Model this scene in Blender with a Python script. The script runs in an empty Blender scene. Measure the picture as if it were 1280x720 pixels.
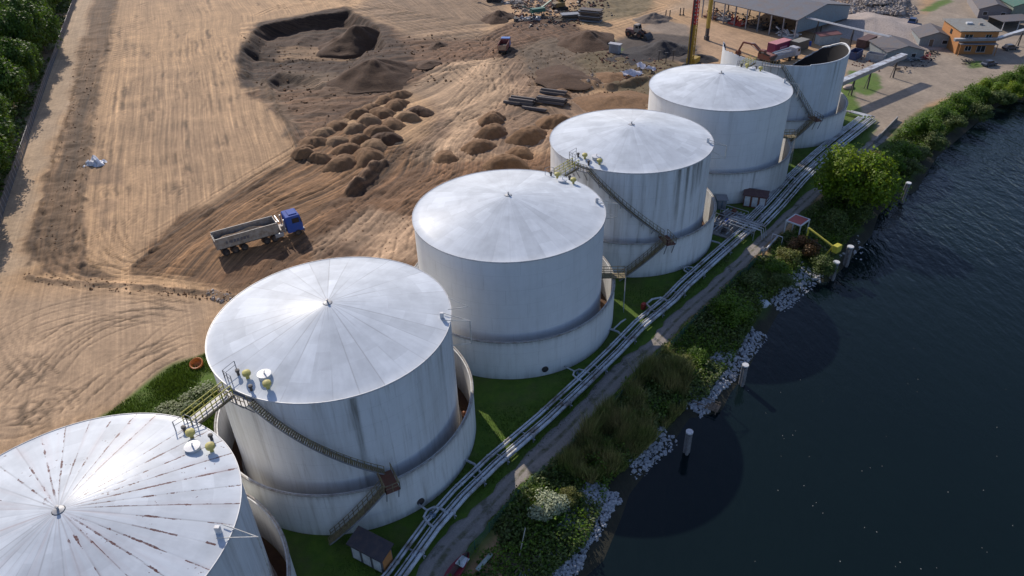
import bpy, math, random
import numpy as np
from mathutils import Vector, Matrix
random.seed(7); rng = np.random.default_rng(11)
PI = math.pi; R = math.radians
scn = bpy.context.scene
col = scn.collection
# ------------------------------------------------------------------ camera model (metres)
FPX, PITCH, ROLL, CAMH = 918.237, 0.599322, -0.03294, 65.1014
CP, SP, CR, SR = math.cos(PITCH), math.sin(PITCH), math.cos(ROLL), math.sin(ROLL)
def G(px, py, z=0.0):
    """world point at height z under a photograph pixel (used to survey the site plan)"""
    X = px-640; Y = py-360
    x = X*CR+Y*SR; y = -X*SR+Y*CR
    d = (x, FPX*CP-y*SP, -FPX*SP-y*CP); t = (z-CAMH)/d[2]
    return (d[0]*t, d[1]*t)
def GV(px, py, z=0.0):
    a = G(px, py, z); return Vector((a[0], a[1], z))
cam = bpy.data.objects.new('camera', bpy.data.cameras.new('camera')); col.objects.link(cam)
cam.data.sensor_width = 36; cam.data.lens = 36*FPX/1280; cam.data.clip_end = 6000; cam.data.clip_start = .5
cam.matrix_world = Matrix.Translation((0, 0, CAMH)) @ Matrix.Rotation(PI/2-PITCH, 4, 'X') @ Matrix.Rotation(ROLL, 4, 'Z')
scn.camera = cam
# ------------------------------------------------------------------ light
SUNEL = R(32); SAZ = Vector((-.465, .885, 0)).normalized()
tosun = Vector((SAZ.x*math.cos(SUNEL), SAZ.y*math.cos(SUNEL), math.sin(SUNEL)))
sl = bpy.data.lights.new('sun', 'SUN'); sl.energy = 4.0; sl.angle = R(.53); sl.color = (1, .91, .80)
so = bpy.data.objects.new('sun', sl); col.objects.link(so)
so.rotation_euler = tosun.to_track_quat('Z', 'Y').to_euler(); so.location = (0, 0, 200)
w = bpy.data.worlds.new('World'); scn.world = w; w.use_nodes = True
nt = w.node_tree; bg = nt.nodes['Background']; sky = nt.nodes.new('ShaderNodeTexSky')
sky.sky_type = 'NISHITA'; sky.sun_disc = False; sky.ozone_density = 2.0; sky.sun_elevation = SUNEL
sky.sun_rotation = math.atan2(SAZ.x, SAZ.y)
mxs = nt.nodes.new('ShaderNodeMix'); mxs.data_type = 'RGBA'; mxs.blend_type = 'MULTIPLY'; mxs.inputs[0].default_value = 1.
mxs.inputs[7].default_value = (1.0, .985, 1.10, 1)      # the camera's cool-magenta rendering of skylight
nt.links.new(sky.outputs[0], mxs.inputs[6]); nt.links.new(mxs.outputs[2], bg.inputs[0]); bg.inputs[1].default_value = .12
scn.view_settings.view_transform = 'Standard'; scn.view_settings.look = 'None'
scn.view_settings.exposure = 0.14; scn.view_settings.gamma = 1
scn.render.engine = 'CYCLES'
# ------------------------------------------------------------------ materials
class NT:
    def __init__(s, name):
        s.m = bpy.data.materials.new(name); s.m.use_nodes = True; s.t = s.m.node_tree
        s.b = s.t.nodes['Principled BSDF']
    def n(s, typ, **kw):
        x = s.t.nodes.new(typ)
        for k, v in kw.items():
            if k == 'ins':
                for i, val in v.items():
                    if hasattr(val, 'is_output') or isinstance(val, bpy.types.NodeSocket): s.t.links.new(val, x.inputs[i])
                    else: x.inputs[i].default_value = val
            else: setattr(x, k, v)
        return x
    def math(s, op, a, b=0.0, c=None):
        ins = {0: a, 1: b}
        if c is not None: ins[2] = c
        return s.n('ShaderNodeMath', operation=op, ins=ins).outputs[0]
    def noise(s, vec, scale, detail=4, rough=.55):
        return s.n('ShaderNodeTexNoise', ins={'Vector': vec, 'Scale': scale, 'Detail': detail, 'Roughness': rough}).outputs['Fac']
    def ramp(s, fac, a, b, lo=0., hi=1.):
        x = s.n('ShaderNodeMapRange', ins={0: fac, 1: a, 2: b, 3: lo, 4: hi}); x.clamp = True; return x.outputs[0]
    def mix(s, fac, a, b, mode='MIX'):
        x = s.n('ShaderNodeMix', data_type='RGBA', blend_type=mode)
        for i, v in ((0, fac), (6, a), (7, b)):
            if isinstance(v, bpy.types.NodeSocket): s.t.links.new(v, x.inputs[i])
            else: x.inputs[i].default_value = v if i == 0 else (*v, 1)[:4]
        return x.outputs[2]
    def out(s, color=None, rough=None, bump=None, bstr=.3, bdist=.05, metal=None):
        for k, v in (('Base Color', color), ('Roughness', rough), ('Metallic', metal)):
            if v is None: continue
            if isinstance(v, bpy.types.NodeSocket): s.t.links.new(v, s.b.inputs[k])
            else: s.b.inputs[k].default_value = (*v, 1)[:4] if k == 'Base Color' else v
        if bump is not None:
            b = s.n('ShaderNodeBump', ins={'Height': bump, 'Strength': bstr, 'Distance': bdist})
            s.t.links.new(b.outputs[0], s.b.inputs['Normal'])
        return s.m
MC = {}
def paint(c, rough=.5, dirt=.25, metal=0., name='paint', scale=1.5, dc=(.16, .11, .075)):
    """weathered paint / plain surface with grime patches"""
    key = (c, rough, dirt, metal, scale, dc)
    if key in MC: return MC[key]
    s = NT(name); g = s.n('ShaderNodeNewGeometry').outputs['Position']
    n1 = s.noise(g, scale, 6, .65); n2 = s.noise(g, scale*7, 3)
    f = s.math('MULTIPLY', s.ramp(n1, .42, .75), dirt*2)
    cc = s.mix(f, c, dc)
    cc = s.mix(1., cc, s.n('ShaderNodeCombineColor', ins={0: s.ramp(n2, .2, .8, .8, 1.12), 1: s.ramp(n2, .2, .8, .8, 1.12), 2: s.ramp(n2, .2, .8, .8, 1.12)}).outputs[0], 'MULTIPLY')
    MC[key] = s.out(cc, rough, n2, .15, .02, metal); return MC[key]
M_white = paint((.62, .63, .64), .45, .2, name='white paint')
M_yel = paint((.24, .20, .10), .6, .6, name='faded yellow steel')
M_yell = paint((.52, .46, .05), .5, .2, name='yellow steel')
M_grey = paint((.24, .25, .27), .5, .2, name='grey steel')
M_galv = paint((.42, .44, .47), .38, .2, .35, name='galvanised steel')
M_dark = paint((.035, .035, .04), .6, .3, name='dark steel')
M_black = paint((.012, .012, .014), .7, .2, name='black rubber')
M_rust = paint((.17, .06, .035), .8, .3, name='rust')
M_wood = paint((.16, .12, .085), .85, .4, name='weathered wood')
M_blue = paint((.015, .07, .34), .8, .12, name='blue paint')
M_red = paint((.38, .035, .03), .45, .2, name='red paint')
M_orange = paint((.44, .19, .06), .8, .08, name='orange render')
M_glass = paint((.02, .025, .03), .08, .0, name='window glass')
M_conc = paint((.34, .32, .30), .85, .4, name='concrete')
def soil(c, name, sc=1.2, hi=1.25):
    s = NT(name); g = s.n('ShaderNodeNewGeometry').outputs['Position']
    n1 = s.noise(g, sc, 8, .65); n2 = s.noise(g, sc*9, 4, .6)
    v = s.math('MULTIPLY', s.ramp(n1, .3, .7, .72, hi), s.ramp(n2, .3, .7, .8, 1.15))
    cc = s.mix(1., c, s.n('ShaderNodeCombineColor', ins={0: v, 1: v, 2: v}).outputs[0], 'MULTIPLY')
    return s.out(cc, .95, s.math('ADD', n1, s.math('MULTIPLY', n2, .3)), .6, .3)
M_soil = soil((.205, .110, .048), 'damp sand'); M_soil2 = soil((.078, .038, .017), 'dark soil'); M_soilm = soil((.25, .148, .072), 'drier damp sand'); M_soilb = soil((.035, .03, .03), 'black slag')
M_soilg = soil((.17, .13, .10), 'grey gravel'); M_soil3 = soil((.40, .27, .16), 'dry sand')
# ------------------------------------------------------------------ mesh builder
class MB:
    def __init__(s): s.v = []; s.f = []
    def add(s, vs, fs, M=None):
        k = len(s.v)
        s.v += [tuple(M @ Vector(p)) if M else tuple(p) for p in vs]; s.f += [tuple(i+k for i in f) for f in fs]; return s
    def box(s, c, d, M=None, rz=0, taper=1.):
        x, y, z = d[0]/2, d[1]/2, d[2]/2; t = taper
        vs = [(-x, -y, -z), (x, -y, -z), (x, y, -z), (-x, y, -z), (-x*t, -y*t, z), (x*t, -y*t, z), (x*t, y*t, z), (-x*t, y*t, z)]
        T = Matrix.Translation(c) @ Matrix.Rotation(rz, 4, 'Z')
        return s.add(vs, [(3, 2, 1, 0), (4, 5, 6, 7), (0, 1, 5, 4), (1, 2, 6, 5), (2, 3, 7, 6), (3, 0, 4, 7)], (M @ T) if M else T)
    def beam(s, a, b, w_, h_=None, up=(0, 0, 1)):
        a = Vector(a); b = Vector(b); h_ = h_ or w_; d = (b-a)
        if d.length < 1e-6: return s
        d.normalize(); u = Vector(up)
        if abs(d.dot(u)) > .98: u = Vector((1, 0, 0))
        x = d.cross(u).normalized()*w_/2; y = x.cross(d).normalized()*h_/2
        vs = [a-x-y, a+x-y, a+x+y, a-x+y, b-x-y, b+x-y, b+x+y, b-x+y]
        return s.add(vs, [(3, 2, 1, 0), (4, 5, 6, 7), (0, 1, 5, 4), (1, 2, 6, 5), (2, 3, 7, 6), (3, 0, 4, 7)])
    def tube(s, pts, r, n=8, r2=None, caps=True):
        pts = [Vector(p) for p in pts]; k = len(s.v); m = len(pts)
        prev = None
        for i, p in enumerate(pts):
            d = (pts[min(i+1, m-1)]-pts[max(i-1, 0)]).normalized()
            u = prev if prev is not None else (Vector((0, 0, 1)) if abs(d.z) < .95 else Vector((1, 0, 0)))
            x = d.cross(u).normalized(); y = x.cross(d).normalized(); prev = y
            rr = r if r2 is None else r+(r2-r)*i/(m-1)
            for j in range(n):
                a = 2*PI*j/n; s.v.append(tuple(p+x*math.cos(a)*rr+y*math.sin(a)*rr))
        for i in range(m-1):
            for j in range(n): s.f.append((k+i*n+j, k+i*n+(j+1) % n, k+(i+1)*n+(j+1) % n, k+(i+1)*n+j))
        if caps: s.f.append(tuple(k+j for j in range(n))[::-1]); s.f.append(tuple(k+(m-1)*n+j for j in range(n)))
        return s
    def lathe(s, prof, n=24, c=(0, 0, 0), M=None):
        vs = []; fs = []
        for r_, z in prof:
            for j in range(n):
                a = 2*PI*j/n; vs.append((c[0]+r_*math.cos(a), c[1]+r_*math.sin(a), c[2]+z))
        for i in range(len(prof)-1):
            for j in range(n): fs.append((i*n+j, i*n+(j+1) % n, (i+1)*n+(j+1) % n, (i+1)*n+j))
        return s.add(vs, fs, M)
    def prism(s, poly, z0, z1):
        n = len(poly); a = sum(poly[i][0]*poly[(i+1) % n][1]-poly[(i+1) % n][0]*poly[i][1] for i in range(n))
        if a < 0: poly = poly[::-1]
        vs = [(p[0], p[1], z0) for p in poly]+[(p[0], p[1], z1) for p in poly]
        return s.add(vs, [tuple(range(n))[::-1], tuple(range(n, 2*n))]+[(i, (i+1) % n, (i+1) % n+n, i+n) for i in range(n)])
    def sideprism(s, prof, y0, y1, M=None):
        """profile in x,z extruded along y"""
        n = len(prof); a = sum(prof[i][0]*prof[(i+1) % n][1]-prof[(i+1) % n][0]*prof[i][1] for i in range(n))
        if a < 0: prof = prof[::-1]
        vs = [(p[0], y0, p[1]) for p in prof]+[(p[0], y1, p[1]) for p in prof]
        return s.add(vs, [tuple(range(n)), tuple(range(n, 2*n))[::-1]]+[((i+1) % n, i, i+n, (i+1) % n+n) for i in range(n)], M)
    def build(s, name, mat, parent=None, smooth=False, bevel=0):
        me = bpy.data.meshes.new(name); me.from_pydata(s.v, [], s.f); me.update()
        o = bpy.data.objects.new(name, me); col.objects.link(o)
        if mat: me.materials.append(mat)
        if parent: o.parent = parent
        if smooth:
            me.polygons.foreach_set('use_smooth', [True]*len(me.polygons))
            me.set_sharp_from_angle(angle=R(35))
        if bevel:
            b = o.modifiers.new('bevel', 'BEVEL'); b.width = bevel; b.segments = 2; b.limit_method = 'ANGLE'; b.angle_limit = R(40)
        return o
def arrmesh(name, V, F, mat, parent=None, smooth=False):
    V = np.asarray(V, dtype=np.float32); F = np.asarray(F, dtype=np.int32); k = F.shape[1]
    me = bpy.data.meshes.new(name); me.vertices.add(len(V)); me.vertices.foreach_set('co', V.ravel())
    me.loops.add(F.size); me.loops.foreach_set('vertex_index', F.ravel())
    me.polygons.add(len(F)); me.polygons.foreach_set('loop_start', np.arange(0, F.size, k, dtype=np.int32))
    me.polygons.foreach_set('loop_total', np.full(len(F), k, dtype=np.int32)); me.update(calc_edges=True)
    if smooth: me.polygons.foreach_set('use_smooth', np.ones(len(F), dtype=bool))
    o = bpy.data.objects.new(name, me); col.objects.link(o)
    if mat: me.materials.append(mat)
    if parent: o.parent = parent
    return o
def tag(o, label=None, cat=None, group=None, kind=None):
    if label: o['label'] = label
    if cat: o['category'] = cat
    if group: o['group'] = group
    if kind: o['kind'] = kind
    return o
def empty(name, loc, rz, label, cat, group=None):
    o = bpy.data.objects.new(name, None); col.objects.link(o); o.location = loc; o.rotation_euler = (0, 0, rz); o.empty_display_size = .5
    return tag(o, label, cat, group)
def copy_tree(o, parent=None, loc=None, rz=None, sc=None, label=None):
    c = o.copy(); col.objects.link(c); c.parent = parent
    if loc is not None: c.location = loc
    if rz is not None: c.rotation_euler = (0, 0, rz)
    if sc is not None: c.scale = sc if hasattr(sc, '__len__') else (sc,)*3
    if label: c['label'] = label
    for ch in list(o.children): copy_tree(ch, c)
    return c
# ------------------------------------------------------------------ noise and plan helpers
def vnoise(x, y, sc, seed=0):
    x = x/sc+seed*17.3; y = y/sc+seed*9.1
    xi = np.floor(x).astype(np.int64); yi = np.floor(y).astype(np.int64); fx = x-xi; fy = y-yi
    fx = fx*fx*(3-2*fx); fy = fy*fy*(3-2*fy)
    def h(a, b):
        n = (a*374761393+b*668265263+seed*974711) & 0xffffffff; n = ((n ^ (n >> 13))*1274126177) & 0xffffffff
        return ((n ^ (n >> 16)) & 0xffff)/65535.
    return (h(xi, yi)*(1-fx)+h(xi+1, yi)*fx)*(1-fy)+(h(xi, yi+1)*(1-fx)+h(xi+1, yi+1)*fx)*fy
def fbm(x, y, sc, seed=0, o=4):
    t = 0; a = 1; s = 0
    for i in range(o): t = t+a*vnoise(x, y, sc/2**i, seed+i); s += a; a *= .55
    return t/s
def inpoly(x, y, poly):
    r = np.zeros(x.shape, bool); n = len(poly)
    for i in range(n):
        x1, y1 = poly[i][:2]; x2, y2 = poly[(i+1) % n][:2]
        if y1 == y2: continue
        c = ((y1 > y) != (y2 > y)) & (x < (x2-x1)*(y-y1)/(y2-y1)+x1); r ^= c
    return r
def dline(x, y, pts):
    d = np.full(x.shape, 1e9)
    for i in range(len(pts)-1):
        ax, ay = pts[i][:2]; bx, by = pts[i+1][:2]; L = (bx-ax)**2+(by-ay)**2+1e-9
        t = np.clip(((x-ax)*(bx-ax)+(y-ay)*(by-ay))/L, 0, 1)
        d = np.minimum(d, np.hypot(x-ax-t*(bx-ax), y-ay-t*(by-ay)))
    return d
def sdpoly(x, y, poly, soft):
    """soft mask, 1 inside; computed near the polygon's box only"""
    P = np.array([p[:2] for p in poly]); m = (x > P[:, 0].min()-soft*3) & (x < P[:, 0].max()+soft*3) & (y > P[:, 1].min()-soft*3) & (y < P[:, 1].max()+soft*3)
    out = np.zeros(x.shape); xs = x[m]; ys = y[m]
    d = dline(xs, ys, list(P)+[P[0]]); s = np.where(inpoly(xs, ys, P), d, -d)
    out[m] = np.clip(.5+s/soft/2, 0, 1); return out
def px(pts, z=0.): return [G(a, b, z) for a, b in pts]
def spline(pts, n=8):
    P = [np.array(p[:2], float) for p in pts]; P = [2*P[0]-P[1]]+P+[2*P[-1]-P[-2]]; out = []
    for i in range(1, len(P)-2):
        for k in range(n):
            t = k/n; a, b, c, d = P[i-1], P[i], P[i+1], P[i+2]
            out.append(.5*((2*b)+(c-a)*t+(2*a-5*b+4*c-d)*t*t+(3*b-a-3*c+d)*t**3))
    out.append(P[-2]); return out
WZ = -1.3
ROW = np.array((.6474, .7622)); NOR = np.array((.7622, -.6474))
# ------------------------------------------------------------------ shoreline
shore_px = [(668, 760), (700, 720), (735, 690), (757, 640), (768, 610), (788, 585), (828, 540), (848, 512), (886, 505), (895, 487), (918, 457), (944, 410), (957, 388), (975, 372), (1012, 336), (1025, 345), (1048, 322),
            (1076, 290), (1085, 265), (1103, 250), (1133, 235), (1158, 195), (1176, 180), (1208, 153), (1236, 131), (1262, 122), (1290, 118), (1330, 105)]
shore = [np.array(p) for p in px(shore_px, WZ)]
shore = [shore[0]-ROW*400]+[shore[0]-ROW*60+NOR*1.0]+shore+[shore[-1]+ROW*80+NOR*10, shore[-1]+ROW*900]
waterpoly = [tuple(p) for p in shore]+[(3000, 2200), (3000, -1500), (-300, -1500)]
tank_c = [(-35.76, 38.02), (-19.92, 64.88), (-.09, 88.72), (20.09, 112.06), (40.49, 135.51), (60.61, 159.09)]
TR, TH, BH, BR, CH = 13.0, 17.24, 6.11, 14.93, 2.46
# ------------------------------------------------------------------ GROUND
def gaxis(a, b, segs):
    out = [a]
    for end, st0, st1 in segs:
        s0 = out[-1]
        while out[-1] < end:
            t = (out[-1]-s0)/(end-s0); out.append(out[-1]+st0+(st1-st0)*t)
    return np.array(out)
xs = gaxis(-2500, 0, [(-230, 150, 6), (-100, 3, .45), (75, .42, .42), (190, .6, 2.5), (3000, 6, 200)])
ys = gaxis(-1500, 0, [(20, 150, 3), (40, 1, .4), (130, .36, .42), (310, .42, 1.1), (3500, 5, 250)])
X, Y = np.meshgrid(xs, ys); nx, ny = len(xs), len(ys)
x = X.ravel(); y = Y.ravel()
wx = x+(fbm(x, y, 9, 3)-.5)*5+(vnoise(x, y, 1.3, 8)-.5)*.9; wy = y+(fbm(x, y, 9, 4)-.5)*5+(vnoise(x, y, 1.3, 9)-.5)*.9   # ragged borders
wx2 = x+(vnoise(x, y, 2, 5)-.5)*1.0; wy2 = y+(vnoise(x, y, 2, 6)-.5)*1.0
ds = np.full(x.shape, 500.)
near = (np.abs((x-30)*NOR[0]+(y-80)*NOR[1]) < 140)
ds[near] = dline(x[near], y[near], shore)
wat = inpoly(x, y, waterpoly); sdist = np.where(wat, -ds, ds)     # + on land
h = np.zeros(x.shape)
t = np.clip((sdist+6)/11.5, 0, 1); h = np.where(sdist < 5.5, -3.2+3.2*(1-(1-t)**2)*1.0, 0.)
C = np.empty((len(x), 3)); C[:] = (.41, .268, .155)
big = fbm(x, y, 60, 21, 3)
C *= (.90+.22*big)[:, None]
streak = np.full(x.shape, .36); grassy = np.zeros(x.shape); rough = np.full(x.shape, .25)
def zone(pts, c, soft=1.2, st=None, gr=0., rg=None, warp=True, k=1., isworld=False):
    global C, streak, grassy, rough
    P = pts if isworld else px(pts); m = sdpoly(wx if warp else wx2, wy if warp else wy2, P, soft)*k; mm = m[:, None]
    if c is not None: C = C*(1-mm)+np.array(c)*mm
    grassy = grassy*(1-m)+gr*m
    if st is not None: streak = streak*(1-m)+st*m
    if rg is not None: rough = rough*(1-m)+rg*m
    return m
# the left strip
zone([(-60, 720), (-60, 260), (40, 100), (90, -10), (118, -10), (92, 110), (60, 190), (30, 330), (0, 350)], (.40, .30, .215), 1.5, .2)
zone([(118, -10), (148, -10), (136, 60), (124, 100), (112, 180), (102, 260), (103, 330), (150, 352), (35, 348), (38, 300), (60, 230), (78, 165), (95, 110), (103, 60)], (.155, .096, .055), .7, .5, rg=.8)
# bare pale area below
zone([(-60, 360), (280, 372), (262, 445), (120, 525), (-60, 600)], (.40, .285, .195), 3, .25)
# darker smears in the field
for P_, k in [([(127, 200), (150, 205), (150, 235), (115, 232)], .7), ([(126, 250), (148, 250), (144, 285), (128, 282)], .7), ([(105, 205), (120, 203), (118, 235), (108, 232)], .6)]:
    zone(P_, (.17, .11, .07), .9, .3, k=k)
zone([(200, 90), (330, 160), (300, 250), (200, 300), (150, 300), (150, 150)], (.34, .232, .152), 14, .6, k=.6)
# haul ramp band and the brown traffic zone
zone([(165, 340), (225, 275), (310, 232), (370, 195), (365, 165), (430, 150), (500, 185), (545, 170), (560, 210), (480, 240), (430, 290), (385, 330), (280, 352)], (.20, .112, .055), 1.2, 1., rg=.5)
zone([(385, 300), (440, 230), (500, 215), (560, 205), (700, 190), (720, 240), (560, 280), (520, 345), (400, 345), (300, 360), (250, 345)], (.175, .096, .050), 2, .8, rg=.8)
zone([(425, 285), (470, 262), (515, 280), (520, 330), (400, 330), (395, 300)], (.34, .235, .16), 1.2, .3, rg=.8)
zone([(440, 330), (400, 322), (418, 305), (470, 318)], (.16, .10, .065), 1, .3)
zone([(545, 130), (590, 130), (620, 70), (680, 75), (735, 120), (810, 140), (810, 190), (700, 190), (560, 205), (520, 190)], (.23, .152, .10), 2, .6, rg=.7)
zone([(500, 115), (560, 60), (610, 60), (640, 110), (600, 150), (560, 205), (520, 200), (560, 165), (548, 130)], (.36, .25, .165), 2, .5)
# dark upper area
zone([(300, 95), (302, 60), (325, 38), (430, 12), (500, 40), (600, 45), (660, 20), (720, 20), (735, 60), (700, 85), (650, 70), (560, 78), (490, 118), (400, 165), (385, 205), (350, 120)], (.14, .078, .044), 1.2, .9, rg=.8)
zone([(480, -10), (640, -10), (600, 50), (520, 50), (440, 12)], (.25, .17, .11), 3, .6, rg=.5)
zone([(300, 108), (296, 62), (322, 28), (432, 8), (480, 34), (520, 72), (470, 100), (420, 118), (350, 112)], (.062, .033, .018), 1.2, .9, rg=.6)
zone([(345, 45), (445, 40), (470, 50), (455, 60), (345, 60)], (.30, .195, .115), .8, 1.6, rg=.2, k=.95)
zone([(300, 118), (360, 104), (440, 112), (400, 160), (385, 190), (340, 130)], (.17, .098, .055), 1.5, 1.2, rg=.9)
zone([(352, 86), (420, 92), (440, 108), (380, 106)], (.26, .185, .125), 1.0, 1.5, k=.6)
pit = sdpoly(wx2, wy2, px([(308, 60), (328, 34), (372, 24), (432, 15), (466, 36), (474, 60), (440, 62), (345, 63)]), 2.0)*3.6+sdpoly(wx2, wy2, px([(303, 96), (308, 58), (345, 62), (450, 62), (440, 84), (400, 86), (345, 84), (325, 98)]), 2.0)*2.6
pit += sdpoly(wx2, wy2, px([(338, 104), (350, 92), (395, 100), (400, 110), (350, 112)]), 1.2)*1.5
zone([(318, 100), (335, 100), (375, 160), (358, 172)], (.17, .11, .068), .7, 1.)
# dark field by second truck and right debris area
zone([(640, 60), (700, 45), (760, 60), (780, 85), (720, 100), (660, 95)], (.125, .09, .062), 2, .4, rg=.8)
zone([(740, 60), (820, 70), (870, 85), (812, 130), (760, 110), (720, 75)], (.135, .095, .058), 2, .3, gr=.12, rg=.8)
zone([(752, 48), (768, 48), (770, 62), (752, 60)], (.13, .22, .04), .6, .2, gr=.9)
zone([(776, 60), (800, 62), (796, 73), (776, 70)], (.13, .22, .04), .6, .2, gr=.9)
zone([(750, -10), (830, -10), (800, 22), (735, 30), (690, 25)], (.19, .14, .085), 2, .3, gr=.12, rg=.8)
zone([(735, 62), (800, 40), (900, 42), (860, 78), (800, 72), (770, 60)], (.075, .06, .055), 1.5, .2, rg=.5)
zone([(800, 38), (860, 45), (870, 35), (820, 22)], (.26, .21, .175), 1, .2)
zone([(820, 20), (890, 10), (1000, 40), (1060, 40), (1100, 30), (1100, -10), (870, -10)], (.38, .275, .19), 3, .2)
zone([(860, 28), (1000, 30), (990, 62), (930, 60), (880, 78)], (.385, .26, .17), 1.5, .2)
zone([(1035, 8), (1140, -10), (1160, 25), (1100, 38), (1045, 25)], (.27, .225, .19), 1.5, .1, rg=.9)
# concrete yard on the right
zone([(1055, 60), (1100, 55), (1160, 18), (1180, -15), (1290, -15), (1290, 90), (1160, 130), (1090, 185), (1060, 150)], (.29, .245, .21), 1.0, .05, rg=.05, warp=False)
# grass band round the tanks
A = [(-80, 760), (-80, 640), (126, 523), (168, 490), (212, 458), (258, 440), (330, 425), (540, 348), (720, 240), (840, 155), (930, 105)]
W_ = px(A)+px([(1062, 100), (1075, 140), (1095, 150)])+px([(1085, 190), (985, 275), (930, 322), (800, 466), (645, 625), (540, 760)])
zone(W_, (.065, .12, .008), .7, .0, gr=1., rg=.25, warp=False, isworld=True)
zone([(1062, 88), (1095, 92), (1102, 108), (1085, 120), (1060, 112)], (.09, .16, .03), .5, 0, gr=1, warp=False)
zone([(1165, 14), (1190, 2), (1186, -5), (1150, 14)], (.11, .17, .04), .5, 0, gr=1, warp=False)
zone([(1210, 76), (1225, 76), (1228, 84), (1212, 86)], (.07, .13, .03), .5, 0, gr=1, warp=False)
# dark verge where bank vegetation grows, up to the hedge by the road
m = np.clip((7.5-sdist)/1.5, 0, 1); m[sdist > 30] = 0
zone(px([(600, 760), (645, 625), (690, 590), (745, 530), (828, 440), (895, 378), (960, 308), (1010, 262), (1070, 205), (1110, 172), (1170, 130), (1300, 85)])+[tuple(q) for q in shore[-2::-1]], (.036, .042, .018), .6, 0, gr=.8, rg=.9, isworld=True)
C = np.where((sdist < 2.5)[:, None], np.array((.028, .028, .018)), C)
for i, (cx, cy) in enumerate(tank_c):                   # bare rusty floor inside the bund walls
    r_ = np.hypot(x-cx, y-cy); mm = np.clip((BR+.1-r_)*4, 0, 1)[:, None]
    C = C*(1-mm)+np.array((.10, .055, .035))*mm; grassy *= 1-mm[:, 0]; streak *= 1-mm[:, 0]
# height: pit, mounds of rubble, general unevenness on bare ground
dirtm = np.clip((rough-.15)*2, 0, 1)*np.clip((sdist-9)/4, 0, 1)
h -= pit*(.8+.5*fbm(x, y, 16, 31)); h += np.clip(pit, 0, 1)*(fbm(x, y*.35, 4, 33)-.5)*1.2
h += dirtm*((fbm(x, y, 5, 41)-.5)*1.1+(fbm(x, y, 1.6, 43, 3)-.5)*.7)*np.clip(rough, 0, 1)
h += dirtm*(fbm(x, y, 25, 45)-.5)*.5
C = C*(.82+.36*fbm(x, y, 3.2, 47))[:, None]
# low earth bank in ditch along left strip
def ridge(pts, wd, ht, dark=None, seed=0):
    global h, C
    P = [np.array(p) for p in px(pts)]; b = np.array(P); mk = (x > b[:, 0].min()-8) & (x < b[:, 0].max()+8) & (y > b[:, 1].min()-8) & (y < b[:, 1].max()+8)
    d = dline(wx2[mk], wy2[mk], P); e = np.clip(1-d/wd, 0, 1); e = e*e*(3-2*e)
    h[mk] += ht*e*(.5+vnoise(x[mk], y[mk], 1.4, seed+70))
    if dark is not None: C[mk] = C[mk]*(1-.8*e[:, None])+np.array(dark)*.8*e[:, None]
rdg = lambda *a: None
ridge([(33, 346), (70, 352), (110, 355), (160, 358), (205, 362), (250, 366), (290, 372)], .9, .35, (.12, .078, .05))
ridge([(148, -10), (135, 60), (123, 105), (112, 180), (104, 240), (102, 330)], .9, .5, (.13, .085, .055), 2)
ridge([(98, 100), (78, 170), (50, 260), (36, 330)], .6, .3, (.12, .075, .045), 3)
ridge([(103, 60), (92, 115), (62, 215), (40, 320)], .5, -.4, (.12, .08, .055), 4)
ridge([(170, 332), (200, 305), (250, 270), (300, 245), (372, 196)], .8, .35, (.10, .065, .04), 5)
ridge([(305, 85), (330, 100), (362, 165), (385, 205)], .8, .5, (.12, .08, .05), 6)
ridge([(440, 240), (462, 218), (478, 205)], 2.2, 1.5, (.15, .095, .06), 7)
ridge([(700, 100), (760, 110), (805, 100)], 2.5, 1.2, (.15, .09, .055), 8)
# tyre tracks: pairs of ruts following hand-drawn courses
def track(P, gauge=2.1, wd=.32, dk=.55, dp=.10, lip=.25, off=0.):
    global h, C
    P = np.array(P); T = np.gradient(P, axis=0); T /= np.linalg.norm(T, axis=1)[:, None]+1e-9; Nn = np.stack([-T[:, 1], T[:, 0]], 1)
    for sgn in (-.5, .5):
        Q = P+Nn*(gauge*sgn+off); dist = np.hypot(Q[:, 0], Q[:, 1]).mean(); w2 = max(wd, dist*.0022)
        k = 12
        for a in range(0, len(Q)-1, k):
            q = Q[a:a+k+1]
            if len(q) < 2: continue
            i0, i1 = np.searchsorted(xs, [q[:, 0].min()-1.5, q[:, 0].max()+1.5]); j0, j1 = np.searchsorted(ys, [q[:, 1].min()-1.5, q[:, 1].max()+1.5])
            if i1 <= i0 or j1 <= j0: continue
            idx = (np.arange(j0, j1)[:, None]*nx+np.arange(i0, i1)[None]).ravel()
            xx, yy = x[idx], y[idx]
            d = dline(xx+(vnoise(xx, yy, 1.5, 91)-.5)*.25, yy, q)
            e = np.clip(1-d/w2, 0, 1)*np.clip(-.1+1.5*vnoise(xx, yy, 5, 92), 0, 1.1); l = np.clip(1-np.abs(d-w2*1.5)/w2, 0, 1)
            g_ = 1-grassy[idx]
            h[idx] += (-dp*e+dp*.6*l)*g_
            C[idx] *= (1-dk*e*g_)[:, None]; C[idx] *= (1+lip*l*g_)[:, None]
def jtracks(pts, n, spread, **kw):
    base = spline(px(pts), 8)
    for k in range(n):
        off = (k-(n-1)/2)*spread/max(1, n-1)+random.uniform(-.6, .6) if n > 1 else 0
        P = np.array(base); T = np.gradient(P, axis=0); T /= np.linalg.norm(T, axis=1)[:, None]+1e-9
        s_ = np.linspace(0, 1, len(P)); wob = off+1.2*np.sin(s_*random.uniform(2, 6)+random.uniform(0, 6))
        a = int(random.uniform(0, .25)*len(P)); b = int(random.uniform(.75, 1)*len(P))
        track((P+np.stack([-T[:, 1], T[:, 0]], 1)*wob[:, None])[a:b], **kw)
C *= np.where(grassy[:, None] > .5, 1., np.array((1.0, .945, .83)))
C0 = C.copy(); H0 = h.copy()
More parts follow.
